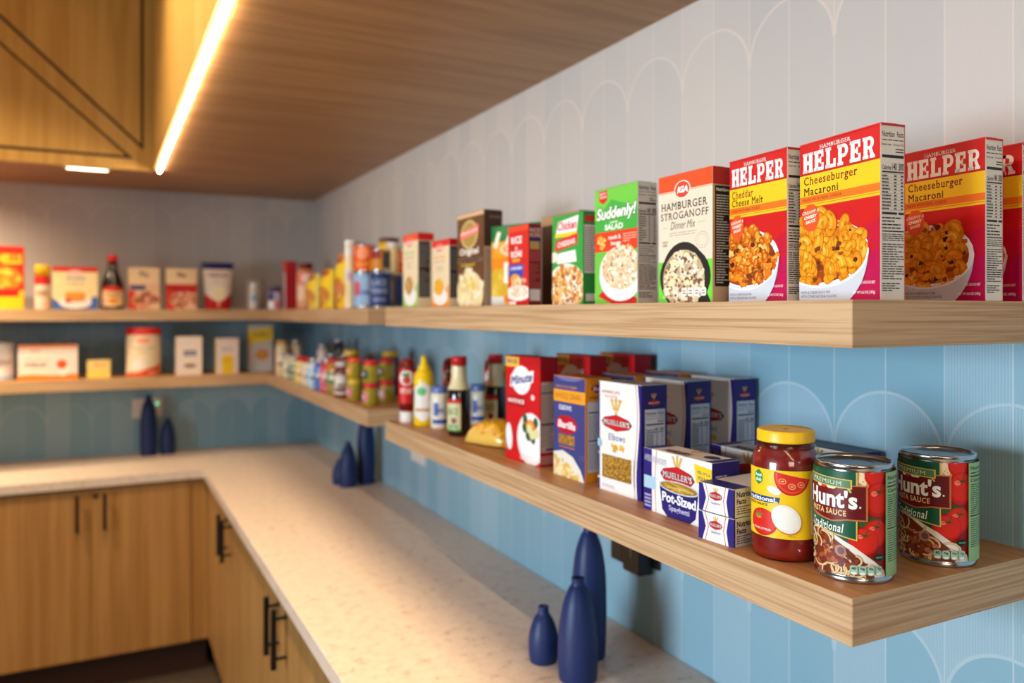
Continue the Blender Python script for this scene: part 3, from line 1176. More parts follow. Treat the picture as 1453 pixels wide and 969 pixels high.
carton('side_dish_carton', 'tan side dish box with orange top and green corner, by the far shelf gap', (0.7250, 1.9330), 0, 0.112, 0.044, 0.192, ZU, ((234, 214, 178), (226, 206, 172), (214, 26, 24)),
       side_dish([(196, 150, 84), (206, 164, 98), (180, 132, 70)], (146, 196, 92)), dark_side((206, 24, 24)), group=G1)
carton('side_dish_carton', 'tan side dish box with red top and orange corner, left of the brown box', (0.7500, 1.7850), 0, 0.112, 0.040, 0.166, ZU, ((234, 214, 178), (226, 206, 172), (214, 20, 22)),
       side_dish([(240, 176, 40), (246, 190, 60), (232, 160, 28)], (244, 150, 40)), dark_side((206, 16, 20)), group=G1)


# --- green pasta salad box --------------------------------------------------------------------------
def salad(P, W, H):
    rnd = random.Random(12)
    X, Y = lambda q: q * W, lambda q: q * H
    P.rect(0, 0, W, H, (110, 198, 70))
    P.face([(0, Y(.62)), (W, Y(.62)), (W, Y(.80)), (X(.4), Y(.90)), (0, Y(.72))], (66, 172, 66))
    P.rect(X(.11), Y(.90), X(.31), Y(.985), (214, 36, 34))
    P.face([(X(.11), Y(.90)), (X(.31), Y(.90)), (X(.21), Y(.868))], (214, 36, 34))
    P.text('BETTY', X(.13), Y(.95), X(.29), Y(.968), 'fff0ec', 0.02)
    P.text('CROCKER', X(.13), Y(.92), X(.29), Y(.94), 'fff0ec', 0.02)
    P.text('Suddenly!', X(.05), Y(.70), X(.97), Y(.835), 'fbfdf6', 0.03, 0.18, 0, Y(.01), (40, 140, 50), W * .012)
    P.text('pasta', X(.38), Y(.690), X(.56), Y(.712), 'f6fbe8', 0.02)
    P.text('SALAD', X(.25), Y(.638), X(.68), Y(.688), 'fbfdf6', 0.035)
    P.rect(0, Y(.455), W, Y(.625), (228, 62, 30))
    P.text('ranch &', X(.34), Y(.555), X(.63), Y(.592), 'fff2e8', 0.03)
    P.text('bacon', X(.40), Y(.505), X(.63), Y(.540), 'fff2e8', 0.03)
    P.lines(X(.68), Y(.52), X(.98), Y(.60), 4, (250, 190, 160), rnd, .4)
    crumbs(P, rnd, 12, in_ellipse(X(.16), Y(.535), X(.10), Y(.05)), W * .04, [(240, 170, 60), (200, 100, 40), (250, 200, 110)])
    P.face([(X(.08), Y(.07)), (X(.32), Y(.16)), (X(.98), Y(.05)), (X(.98), 0), (X(.45), 0)], (206, 36, 32))
    P.ell(X(.62), Y(.24), X(.50), Y(.215), 'e9e8ee')
    P.ell(X(.62), Y(.28), X(.49), Y(.21), 'f8f6f4')
    P.ell(X(.62), Y(.305), X(.43), Y(.18), (226, 200, 160))
    pile = in_ellipse(X(.62), Y(.315), X(.43), Y(.185))
    crumbs(P, rnd, 110, pile, W * .035, [(240, 226, 196), (232, 208, 166), (246, 236, 214), (222, 190, 140)])
    crumbs(P, rnd, 34, pile, W * .02, [(226, 120, 60), (206, 92, 48), (110, 160, 70), (236, 146, 90)])
    crumbs(P, rnd, 70, pile, W * .03, [(244, 232, 206), (238, 216, 176), (250, 242, 226)])
    crumbs(P, rnd, 26, pile, W * .016, [(224, 118, 62), (96, 150, 64), (210, 100, 60)])


carton('dinner_carton', 'bright green pasta salad box left of the cream stroganoff box', (0.7500, 1.0220), 0, 0.122, 0.038, 0.193, ZU, ((110, 198, 70), (196, 194, 190), (60, 130, 50)), salad,
       nutrition((206, 204, 200), (44, 44, 46), 9, grey=(120, 120, 122)), group=G1)


def chicken_box(P, W, H):
    rnd = random.Random(21)
    X, Y = lambda q: q * W, lambda q: q * H
    P.rect(0, 0, W, H, (44, 158, 66))
    P.face([(X(.12), Y(.78)), (X(.8), Y(.80)), (X(.86), Y(.97)), (X(.2), Y(.93))], 'fbf2f0')
    P.text('Chicken', X(.18), Y(.83), X(.80), Y(.93), (214, 40, 60), 0.03, .15)
    P.rect(X(.10), Y(.755), X(.80), Y(.80), (246, 206, 50))
    P.face([(X(.10), Y(.60)), (X(.82), Y(.66)), (X(.84), Y(.78)), (X(.12), Y(.72))], (226, 40, 34))
    P.text('CHEDDAR', X(.18), Y(.64), X(.76), Y(.70), 'fff4ee', 0.03, 0, 0, Y(.03))
    P.face([(X(.15), Y(.46)), (X(.8), Y(.47)), (X(.76), Y(.60)), (X(.22), Y(.58))], 'f6f2ea')
    P.ell(X(.05), Y(.54), X(.16), Y(.06), 'efe6d6')
    P.ell(X(.45), Y(.20), X(.62), Y(.26), 'efe7d8')
    pile = in_ellipse(X(.45), Y(.19), X(.60), Y(.24))
    crumbs(P, rnd, 120, pile, W * .06, [(226, 170, 86), (214, 148, 62), (240, 200, 130), (196, 120, 50), (232, 184, 104)])
    crumbs(P, rnd, 24, pile, W * .03, [(176, 84, 44), (150, 60, 36)])


def green_side(P, w, h):
    rnd = random.Random(2)
    P.rect(0, 0, w, h, (40, 138, 60))
    P.rect(w * .1, h * .89, w * .9, h * .96, (196, 50, 46))
    P.rect(w * .06, h * .34, w * .94, h * .86, (206, 204, 196))
    P.lines(w * .1, h * .36, w * .9, h * .84, 18, (120, 118, 116), rnd, .4)
    P.rect(w * .15, h * .04, w * .85, h * .12, (206, 210, 204))


carton('dinner_carton', 'shorter green chicken pasta box left of the pasta salad box', (0.7500, 1.1810), 0, 0.107, 0.036, 0.164, ZU, ((44, 158, 66), (40, 138, 60), (36, 116, 52)), chicken_box, green_side, group=G1)


def roni(P, W, H):
    rnd = random.Random(14)
    X, Y = lambda q: q * W, lambda q: q * H
    P.rect(0, 0, W, H, (214, 26, 24))
    P.rect(0, Y(.93), W, H, (236, 66, 30))
    P.text('RICE', X(.14), Y(.775), X(.68), Y(.87), 'fdf4f0', 0.045, 0, .05)
    P.text('A', X(.35), Y(.70), X(.47), Y(.745), 'fdf4f0', 0.03)
    P.text('RONI', X(.14), Y(.60), X(.68), Y(.69), 'fdf4f0', 0.045, 0, .05)
    P.rect(X(.2), Y(.55), X(.58), Y(.585), (238, 170, 50))
    P.rect(X(.05), Y(.36), X(.76), Y(.52), (40, 66, 170))
    P.text('CHICKEN', X(.12), Y(.45), X(.68), Y(.49), 'f0f0fa', 0.03)
    P.ell(X(.50), Y(.16), X(.60), Y(.10), 'f0e8e2')
    P.ell(X(.35), Y(.33), X(.24), Y(.07), (222, 160, 60))
    crumbs(P, rnd, 60, in_ellipse(X(.55), Y(.22), X(.42), Y(.12)), W * .045, [(232, 206, 166), (222, 192, 148), (240, 220, 188)])
    P.face([(0, 0), (W, 0), (W, Y(.06)), (0, Y(.06))], (196, 20, 24))
    P.rect(X(.05), Y(.01), X(.4), Y(.055), 'f0dcd6')


def roni_side(P, w, h):
    rnd = random.Random(6)
    P.rect(0, 0, w, h, (120, 20, 24))
    P.text('RICE', w * .1, h * .90, w * .9, h * .95, 'd8b8b4', 0.03)
    P.text('RONI', w * .1, h * .84, w * .9, h * .89, 'd8b8b4', 0.03)
    P.rect(0, h * .79, w, h * .83, (40, 44, 110))
    P.rect(w * .1, h * .69, w * .85, h * .785, (186, 150, 90))
    P.rect(w * .05, h * .54, w * .9, h * .68, (156, 60, 60))
    P.lines(w * .08, h * .22, w * .88, h * .52, 12, (176, 90, 88), rnd, .4)
    P.rect(w * .1, h * .06, w * .9, h * .2, (212, 206, 206))


carton('rice_carton', 'narrow red rice box with blue panel in front of the orange pouch', (0.7420, 1.3660), 0, 0.088, 0.028, 0.160, ZU, ((214, 26, 24), (120, 20, 24), (150, 22, 24)), roni, roni_side, group=G1)


def spuds(P, W, H):
    rnd = random.Random(15)
    X, Y = lambda q: q * W, lambda q: q * H
    P.rect(0, 0, W, H, (98, 58, 30))
    P.rect(0, Y(.955), W, H, (214, 176, 134))
    P.ell(X(.46), Y(.77), X(.32), Y(.155), (206, 180, 112))
    P.ell(X(.46), Y(.77), X(.26), Y(.135), (168, 140, 74))
    P.face([(X(.12), Y(.72)), (X(.80), Y(.77)), (X(.80), Y(.87)), (X(.12), Y(.80))], (240, 120, 104))
    P.text('Hungry Jack', X(.16), Y(.755), X(.78), Y(.80), 'fff0ea', 0.02, .1, 0, Y(.035))
    P.text('Original', X(.10), Y(.535), X(.80), Y(.63), 'f4ecdf', 0.03)
    P.text('MASHED POTATOES', X(.03), Y(.475), X(.93), Y(.515), 'eee4d4', 0.03)
    P.rect(X(.15), Y(.435), X(.68), Y(.46), (190, 150, 50))
    P.ell(X(.48), Y(.14), X(.50), Y(.24), (232, 214, 160))
    P.face([(X(.38), Y(.33)), (X(.60), Y(.33)), (X(.48), Y(.43))], (238, 222, 172))
    crumbs(P, rnd, 60, in_ellipse(X(.48), Y(.16), X(.46), Y(.23)), W * .07, [(240, 226, 186), (232, 214, 160), (246, 236, 206), (224, 202, 140)])
    crumbs(P, rnd, 10, in_ellipse(X(.5), Y(.26), X(.16), Y(.06)), W * .06, [(226, 196, 84), (232, 206, 104)])


def brown_side(P, w, h):
    rnd = random.Random(3)
    P.rect(0, 0, w, h, (62, 40, 28))
    P.rect(w * .02, 0, w * .98, h * .62, (176, 160, 142))
    P.lines(w * .08, h * .03, w * .92, h * .6, 20, (96, 86, 78), rnd, .4)
    P.lines(w * .3, h * .91, w * .9, h * .95, 1, (120, 100, 84), rnd, .5)


carton('potato_carton', 'tall dark brown mashed potato box, tallest on the middle of the upper shelf', (0.7600, 1.6080), 0, 0.150, 0.046, 0.2170, ZU, ((98, 58, 30), (62, 40, 28), (40, 28, 22)), spuds, brown_side, group=G1)


def spuds_back(P, W, H):
    P.rect(0, 0, W, H, (84, 52, 30))
    P.rect(0, H * .9, W, H, (186, 146, 108))
    P.rect(W * .35, H * .66, W, H * .90, (40, 110, 60))


def black_side(P, w, h):
    P.rect(0, 0, w, h, (34, 26, 22))
    P.rect(w * .08, h * .86, w * .92, h * .93, (70, 54, 44))


carton('potato_carton', 'dark brown and green box behind the red rice box, against the tile', (0.9000, 1.4300), 0, 0.165, 0.050, 0.203, ZU, ((84, 52, 30), (34, 26, 22), (40, 30, 26)), spuds_back, black_side, group=G1)


# ------------------------------------------------------------------ pouches
def pouch(name, label, loc, rz, W, T, H, art, color, cat='pouch', group=None, seal=None, taper=0.0, pw=4):
    """Standing sealed bag: two bulging sheets and a flat crimped top."""
    t = thing(name, label, cat, loc, rz, group)

    def bulge(x, z):
        u = min(abs(2 * x / W), 1)
        v = min(max(z / H, 0), 1)
        return T / 2 * (1 - u ** pw) * (min(1, (1 - v) * 3.2) ** 0.7) * (0.75 + 0.25 * min(1, v * 6)) + 0.0006

    def px(x, z):
        return x * (1 - taper * (1 - z / H))
    b = bmesh.new()
    nx, nz = 22, 28
    for sgn in (-1, 1):
        g = [[b.verts.new((px(-W / 2 + W * i / nx, H * k / nz), sgn * bulge(-W / 2 + W * i / nx, H * k / nz), H * k / nz)) for i in range(nx + 1)] for k in range(nz + 1)]
        for k in range(nz):
            for i in range(nx):
                b.faces.new((g[k][i], g[k][i + 1], g[k + 1][i + 1], g[k + 1][i]))
        if sgn < 0:
            lo = g
    # base closes front to back
    edge = [b.verts.new((px(-W / 2 + W * i / nx, 0), bulge(-W / 2 + W * i / nx, 0), 0)) for i in range(nx + 1)]
    for i in range(nx):
        b.faces.new((lo[0][i], edge[i], edge[i + 1], lo[0][i + 1]))
    bmesh.ops.remove_doubles(b, verts=b.verts[:], dist=1e-6)
    mats = [ink(color, 0.3)]
    obj('bag', b, mats, t, True)
    P = Print()
    art(P, W, H)
    P.put('printed_front', t, lambda x, y, l: (px(x - W / 2, y), -bulge(x - W / 2, y) - 2e-4 - l, y), (0.0003, 0.0003, W - 0.0003, H - 0.0003), W / 22, H / 28, True)
    if seal:
        obj('top_seal', bm_box(-W / 2, W / 2, -0.0018, 0.0018, H - 0.012, H + 0.001, 0.0004), ink(seal, 0.3), t)
    return t


def knorr(P, W, H):
    rnd = random.Random(17)
    X, Y = lambda q: q * W, lambda q: q * H
    P.rect(0, 0, W, H, (240, 158, 40))
    P.rect(0, Y(.80), W, H, (34, 120, 62))
    for k, c in ((.08, 'f2ead8'), (.34, 'f0e8d6')):
        P.face([(X(k), Y(.74)), (X(k + .12), Y(.72)), (X(k + .16), Y(.92)), (X(k + .08), Y(.93))], c)
    P.ell(X(.72), Y(.86), X(.24), Y(.06), 'eaf2e4')
    P.text('Sides', X(.55), Y(.84), X(.92), Y(.885), (30, 110, 56), 0.03, .15)
    P.ell(X(.62), Y(.70), X(.36), Y(.10), (250, 206, 160))
    P.text('Chicken', X(.34), Y(.67), X(.95), Y(.74), (226, 96, 40), 0.03)
    P.rect(0, Y(.44), W, Y(.60), (238, 140, 24))
    P.ell(X(.25), Y(.22), X(.5), Y(.24), (214, 176, 50))
    crumbs(P, rnd, 60, in_ellipse(X(.28), Y(.22), X(.46), Y(.22)), W * .06, [(224, 190, 70), (210, 170, 44), (236, 208, 104)])
    P.rect(X(.36), Y(.28), W, Y(.54), 'f2f2e4')
    P.lines(X(.42), Y(.31), X(.95), Y(.50), 5, (170, 190, 150), rnd, .4)
    P.ell(X(.62), Y(.09), X(.3), Y(.07), (238, 132, 36))
    P.rect(0, 0, X(.35), Y(.12), 'd8d8d2')


pouch('noodle_pouch', 'orange and green side dish pouch between the brown box and red rice box', (0.7970, 1.528, ZU), math.radians(-72), 0.148, 0.026, 0.176, knorr, (236, 150, 40), group=G1, seal=(34, 112, 60))

# ------------------------------------------------------------------ lower shelf, near: cans and jar
STEEL = mat('tin_steel', (190, 190, 192), 0.22, metal=1.0)
STEEL_D = mat('tin_lid', (168, 170, 174), 0.3, metal=1.0)


def wrap(R, a0, z0=0.0):
    def f(x, y, l):
        a = a0 + x / R
        r = R + 1e-4 + l
        return (r * math.cos(a), r * math.sin(a), z0 + y)
    return f


def can(name, label, x, y, z, R, H, art, a0=None, group=None, lab=(0.06, 0.94), xstep=0.0025, detail=True):
    t = thing(name, label, 'can', (x, y, z), 0, group)
    n = 64 if detail else 28
    rim = [(0, 0.004), (R * .90, 0.004), (R * .93, 0.0), (R * .985, 0.0), (R * 1.0, 0.002), (R * .995, 0.0055), (R * .97, 0.0065)]
    obj('body', bm_lathe(rim + [(R * .97, 0.007), (R * .972, H - 0.007), (R * .97, H - 0.0065), (R * .995, H - 0.0055), (R * 1.0, H - 0.002), (R * .985, H), (R * .95, H), (R * .93, H - 0.0035)], n), STEEL, t, True)
    lid = [(R * .93, H - 0.0035), (R * .84, H - 0.0042), (R * .82, H - 0.0032), (R * .78, H - 0.0042), (R * .56, H - 0.0042), (R * .54, H - 0.0034), (R * .51, H - 0.0042), (0, H - 0.0042)]
    obj('lid', bm_lathe(lid, n), STEEL_D, t)
    P = Print(2.0e-5)
    h = H * (lab[1] - lab[0])
    art(P, R, h)
    a0 = math.atan2(-y, -x) if a0 is None else a0
    P.put('paper_label', t, wrap(R * .978, a0, H * lab[0]), (-PI * R * .97, 0, PI * R * .97, h), xstep, None, True)
    return t


def tomato(P, x, y, rx, ry, rnd, stem=True):
    P.ell(x, y, rx, ry, (196, 26, 18))
    P.ell(x + rx * .05, y + ry * .06, rx * .88, ry * .86, (216, 38, 24))
    P.ell(x - rx * .3, y + ry * .35, rx * .22, ry * .16, (240, 120, 96))
    if stem:
        for k in range(6):
            a = k * PI / 3 + 0.3
            sx, sy = x + rx * .1, y + ry * .45
            P.face([(sx - rx * .05 * math.sin(a), sy + ry * .04 * math.cos(a)), (sx + rx * .55 * math.cos(a), sy + ry * .28 * math.sin(a)),
                    (sx + rx * .05 * math.sin(a), sy - ry * .04 * math.cos(a))], (44, 74, 30))
        P.stroke([(x + rx * .1, y + ry * .45), (x + rx * .25, y + ry * .85)], rx * .08, (52, 84, 36))


def pasta_sauce_can(seed):
    def art(P, R, H):
        rnd = random.Random(seed)
        d = lambda q: q * PI / 180 * R
        Y = lambda q: q * H
        GR, GOLD = (20, 84, 58), (222, 186, 84)
        P.rect(d(-180), 0, d(180), H, (24, 76, 54))
        # tomatoes on the right, bread above
        P.rect(d(2), 0, d(52), H, (150, 22, 16))
        P.ell(d(11), Y(.90), d(11), Y(.11), (226, 150, 80))
        P.ell(d(10), Y(.91), d(8), Y(.09), (244, 216, 176))
        crumbs(P, rnd, 16, in_ellipse(d(10), Y(.90), d(7), Y(.08)), H * .007, [(214, 140, 70), (196, 90, 50)])
        tomato(P, d(31), Y(.97), d(16), Y(.11), rnd, False)
        tomato(P, d(36), Y(.74), d(22), Y(.165), rnd)
        P.ell(d(22), Y(.525), d(20), Y(.05), (40, 86, 40))
        tomato(P, d(32), Y(.42), d(20), Y(.13), rnd)
        tomato(P, d(14), Y(.34), d(22), Y(.13), rnd)
        # spaghetti and plate
        P.face([(d(-180), 0), (d(-180), Y(.34)), (d(-70), Y(.46)), (d(-40), Y(.42)), (d(0), Y(.29)), (d(30), Y(.15)), (d(46), Y(.06)), (d(48), 0)], (236, 226, 214))
        P.face([(d(-180), 0), (d(-180), Y(.32)), (d(-70), Y(.43)), (d(-38), Y(.38)), (d(-8), Y(.26)), (d(20), Y(.12)), (d(30), 0)], (122, 48, 24))
        pile = lambda a, b: (d(-170 + a * 195), Y(b * .40)) if b * .40 < .41 - max(0, (a * 195 - 118)) * .0042 else None
        crumbs(P, rnd, 130, pile, H * .035, [(150, 58, 26), (128, 42, 18), (176, 84, 44), (112, 46, 30), (190, 110, 70)], 0.5)
        keep = P.step
        P.step = 4e-6
        for k in range(64):
            q = None
            while not q:
                q = pile(rnd.random(), rnd.random())
            a, kk, r = rnd.uniform(0, 6.28), rnd.uniform(1.6, 3.8), H * rnd.uniform(.05, .11)
            pts = [(q[0] + r * math.cos(a + kk * i / 10), q[1] + r * .8 * math.sin(a + kk * i / 10)) for i in range(11)]
            P.stroke(pts, H * .021, (150, 96, 50))
            P.stroke(pts, H * .016, (232, 204, 150))
        P.step = keep
        crumbs(P, rnd, 40, lambda a, b: (d(-45 + a * 52), Y(.08 + b * .24)) if b < 1 - a * .7 else None, H * .03, [(146, 62, 36), (166, 90, 58), (106, 60, 62), (196, 120, 84), (126, 44, 24)], 0.5)
        P.ell(d(-18), Y(.235), d(8), Y(.055), (178, 130, 112))
        P.ell(d(-17), Y(.235), d(5), Y(.035), (120, 76, 78))
        # green field with a gold edge
        P.face([(d(-150), H), (d(5), H), (d(5), Y(.345)), (d(-40), Y(.40)), (d(-150), Y(.47))], GOLD)
        P.face([(d(-150), H), (d(3.2), H), (d(3.2), Y(.358)), (d(-40), Y(.412)), (d(-150), Y(.48))], GR)
        crumbs(P, rnd, 60, lambda a, b: (d(-140 + a * 140), Y(.44 + b * .54)), H * .012, [(26, 96, 66), (18, 76, 52)], .6)
        P.text('Traditional', d(-72), Y(.420), d(-13), Y(.505), 'f2f4ec', 0.012, 0.22, 0.02, Y(-.012))
        # red banner
        P.face([(d(-130), Y(.875)), (d(19), Y(.875)), (d(19), Y(.535)), (d(-8), Y(.535)), (d(-30), Y(.505)), (d(-60), Y(.53)), (d(-130), Y(.66))], (196, 110, 58))
        P.face([(d(-130), Y(.865)), (d(16.5), Y(.865)), (d(16.5), Y(.548)), (d(-8), Y(.548)), (d(-30), Y(.518)), (d(-60), Y(.545)), (d(-130), Y(.67))], (112, 16, 20))
        P.rect(d(-8), Y(.552), d(15), Y(.862), (96, 14, 18))
        P.text("Hunt's", d(-78), Y(.645), d(5), Y(.820), 'fdf8f2', 0.032, 0, 0, 0, (70, 10, 12), H * .003)
        P.ell(d(8.5), Y(.668), d(1.3), Y(.009), 'fdf8f2')
        P.text('PASTA SAUCE', d(-72), Y(.575), d(-10), Y(.630), (240, 206, 140), 0.02, 0, .02, Y(-.004))
        for x, c in ((-52, 'f0e6d0'), (-44, 'd8342a'), (-34, 'f0e2c8'), (-29, 'e8e0b8')):
            P.ell(d(x), Y(.845), d(5), Y(.024), c)
        P.stroke([(d(-8), Y(.85)), (d(-4), Y(.81))], H * .018, (190, 186, 110))
        # premium ribbon
        P.face([(d(-130), Y(.865)), (d(-2), Y(.835)), (d(-2), Y(.925)), (d(-130), Y(.955))], GOLD)
        P.face([(d(-130), Y(.875)), (d(-4), Y(.845)), (d(-4), Y(.917)), (d(-130), Y(.945))], (86, 132, 92))
        P.text('PREMIUM', d(-68), Y(.872), d(-16), Y(.912), 'f4f2dc', 0.004, 0, .03, Y(-.012))
        # nutrition badges, round seal, ingredients panel
        for k in range(4):
            x0 = -5 + k * 11.4
            P.rrect(d(x0), Y(.025), d(x0 + 10.4), Y(.115), H * .02, (140, 178, 152))
            P.rrect(d(x0 + .8), Y(.030), d(x0 + 9.6), Y(.110), H * .018, (164, 198, 174))
            P.ell(d(x0 + 5.2), Y(.040), d(4), Y(.013), 'e6efe6')
            P.text(('40', '0g', '530mg', '7g')[k], d(x0 + 2.2), Y(.072), d(x0 + 8.4), Y(.100), (22, 44, 34), 0.03)
        P.ell(d(35), Y(.195), d(8.5), Y(.035), (18, 40, 26))
        P.text('GMO', d(30), Y(.187), d(40), Y(.204), (140, 176, 140), 0.03)
        P.rect(d(46), 0, d(150), H, (150, 190, 132))
        DK = (36, 58, 40)
        P.text('Nutrition Facts', d(50), Y(.925), d(112), Y(.965), DK, 0.03)
        P.lines(d(50), Y(.885), d(110), Y(.91), 1, DK, rnd, .5)
        P.rect(d(49), Y(.855), d(140), Y(.870), (20, 32, 24))
        P.text('Calories 40', d(50), Y(.805), d(100), Y(.840), DK, 0.03)
        P.lines(d(50), Y(.48), d(110), Y(.79), 15, DK, rnd, .4)
        P.rect(d(49), Y(.455), d(140), Y(.468), (20, 32, 24))
        P.lines(d(50), Y(.14), d(110), Y(.44), 14, (64, 92, 66), rnd, .4)
    return art


R_CAN = 0.0420
G2 = 'cans of pasta sauce'
can('pasta_sauce_can', 'green and red pasta sauce can nearest the shelf corner, left of its twin', 0.765, 0.630, ZL, R_CAN, 0.130, pasta_sauce_can(4), group=G2)
can('pasta_sauce_can', 'green and red pasta sauce can farther right, standing nearer the tile wall', 0.9020, 0.622, ZL, R_CAN, 0.130, pasta_sauce_can(9), group=G2)

# jar of red sauce: glass, sauce inside, yellow lid, paper label
SAUCE = mat('red_sauce', (164, 18, 9), 0.30, coat=1.0, spec=0.6)
GLASS = mat('clear_glass', (255, 255, 255), 0.02, trans=1.0, ior=1.45)
t = thing('sauce_jar', 'glass jar of red pasta sauce with yellow lid and yellow label', 'jar', (0.7496, 0.7170, ZL))
body = [(0.034, 0.0), (0.0375, 0.002), (0.0395, 0.008), (0.0405, 0.018), (0.0405, 0.108), (0.0400, 0.117), (0.0378, 0.125), (0.0340, 0.1315), (0.0322, 0.135), (0.0318, 0.146)]
inner = [(r - 0.0016, max(z, 0.0025)) for r, z in body if z <= 0.136]
obj('sauce', bm_lathe([(0, 0.0025)] + inner + [(0, 0.1355)], 64), SAUCE, t, True)
obj('glass_jar', bm_lathe([(0, 0.0)] + body + [(0, 0.146)], 64), GLASS, t, True)
bead = [(0.0326, 0.1325), (0.0345, 0.1335), (0.0348, 0.1355), (0.0328, 0.137)]
obj('glass_thread', bm_lathe(bead, 64), GLASS, t, True)
LIDY = mat('yellow_lid', (246, 196, 26), 0.35)
lb = bm_lathe([(0.0330, 0.1400), (0.0342, 0.1404), (0.0344, 0.1420), (0.0340, 0.1435), (0.0340, 0.1515), (0.0332, 0.1538), (0.0315, 0.1545), (0.029, 0.1538), (0.0, 0.1538)], 64)
lo = obj('lid', lb, LIDY, t, True)
P = Print()
P.ring(0, 0, 0.020, 0.020, 0.0006, (212, 160, 20))
P.rrect(-0.004, -0.003, 0.004, 0.003, 0.001, (120, 84, 12))
P.put('lid_print', lo, lambda x, y, l: (x, y, 0.1540 + l))
P = Print(2e-5)
R, H = 0.0407, 0.081
rnd = random.Random(77)
d = lambda q: q * PI / 180 * R
Y = lambda q: q * H
P.rect(d(-150), 0, d(92), H, (246, 202, 26))
for k_, c_ in ((1.0, (200, 34, 24)), (.90, (226, 74, 50)), (.80, (212, 48, 32))):
    P.ell(d(11), Y(.93) - Y(.012) * (1 - k_), d(30) * k_, Y(.29) * k_, c_, PI, 2 * PI, 30, -0.20)
for x, y in ((-5, .845), (10, .775), (25, .80)):
    P.ell(d(x), Y(y), d(6.5), Y(.045), (240, 142, 96), rot=-.2)
    P.ell(d(x), Y(y), d(4.5), Y(.028), (204, 60, 34), rot=-.2)
    for q in (-1.6, 0, 1.6):
        P.ell(d(x + q), Y(y), d(.8), Y(.010), (248, 206, 130), n=10)
P.ell(d(-19), Y(.70), d(12), Y(.055), 'f6efe0', rot=-.3)
hexa = [(d(-49 + 10.5 * math.sin(k * PI / 3)), Y(.865 + .115 * math.cos(k * PI / 3))) for k in range(6)]
P.face(hexa, (28, 140, 76))
P.text('food', d(-56), Y(.875), d(-42), Y(.925), 'f2faf2', 0.03)
P.text('club', d(-56), Y(.805), d(-42), Y(.860), 'f2faf2', 0.03)
P.face([(d(-150), Y(.51)), (d(-11), Y(.51)), (d(-9), Y(.60)), (d(-150), Y(.60))], (32, 62, 122))
P.text('Traditional', d(-84), Y(.525), d(-17), Y(.59), 'f6f6f8', 0.025)
P.text('PASTA SAUCE', d(-76), Y(.455), d(-30), Y(.49), (96, 66, 20), 0.02)
tomato(P, d(-40), Y(.21), d(27), Y(.20), rnd, False)
for k in range(6):
    a = k * PI / 3 + .2
    P.face([(d(-47 - 1.5 * math.sin(a)), Y(.31 + .015 * math.cos(a))), (d(-47 + 13 * math.cos(a)), Y(.31 + .075 * math.sin(a))), (d(-47 + 1.5 * math.sin(a)), Y(.31 - .015 * math.cos(a)))], (96, 140, 50))
P.text('NET WT 23.9 OZ (1 LB 7.9 OZ) 680g', d(-66), Y(.085), d(-24), Y(.125), 'fff4ea', 0.02)
P.ell(d(2), Y(.275), d(26), Y(.19), (206, 130, 60), rot=-0.75, n=40)
P.ell(d(1), Y(.295), d(26), Y(.185), 'f4eee2', rot=-0.75, n=40)
P.ell(d(1), Y(.295), d(21), Y(.145), 'faf6ee', rot=-0.75, n=40)
P.face([(d(-20), Y(.50)), (d(-10), Y(.50)), (d(-13), Y(.545)), (d(-19), Y(.54))], (220, 190, 130))
P.lines(d(4), Y(.04), d(16), Y(.065), 2, (150, 110, 20), rnd, .4)
P.rrect(d(43), Y(.06), d(91), Y(.96), d(4), 'efe9e2')
P.text('Nutrition', d(47), Y(.885), d(84), Y(.925), (30, 26, 26), 0.03)
P.text('Facts', d(47), Y(.83), d(72), Y(.87), (30, 26, 26), 0.03)
P.lines(d(47), Y(.09), d(86), Y(.80), 24, (70, 64, 64), rnd, .45)
P.put('paper_label', t, wrap(R, math.atan2(-0.717, -0.7496), 0.0285), None, 0.0022, None, True)

# ------------------------------------------------------------------ pasta cartons
NAVYB, WHT = (44, 32, 120), (240, 236, 232)
OLD_RED = (204, 28, 34)


def mueller_logo(P, cx, cy, w, h):
    q = lambda k: [(cx - w * k, cy), (cx - w * .80 * k, cy - h * .55 * k), (cx, cy - h * k), (cx + w * .80 * k, cy - h * .55 * k), (cx + w * k, cy), (cx + w * .80 * k, cy + h * .55 * k), (cx, cy + h * k), (cx - w * .80 * k, cy + h * .55 * k)]
    P.face(q(1.0), (118, 20, 30))
    P.face(q(.95), OLD_RED)
    P.text("MUELLER'S", cx - w * .85, cy - h * .32, cx + w * .85, cy + h * .34, 'fdf6f2', 0.04, 0, 0.02, 0, (60, 18, 50), h * .03)


def wheat(P, cx, cy, h):
    for a in (-.45, 0, .42):
        dx, dy = math.sin(a), math.cos(a)
        P.stroke([(cx, cy), (cx + dx * h, cy + dy * h)], h * .05, (206, 160, 70))
        for k in range(5):
            q = .4 + k * .14
            for sgn in (-1, 1):
                P.ell(cx + dx * h * q + sgn * h * .05, cy + dy * h * q, h * .045, h * .10, (224, 178, 84), rot=-a - sgn * .4, n=10)


def wavy_edge(P, W, H, x0, amp, c):
    pts = [(x0 * W + amp * W * math.sin(k / 12 * PI * 1.9 + .5), H * k / 12) for k in range(13)]
    P.stroke([(x - W * .045, y) for x, y in pts], W * .012, OLD_RED, False)
    P.face(pts + [(W, H), (W, 0)], c)


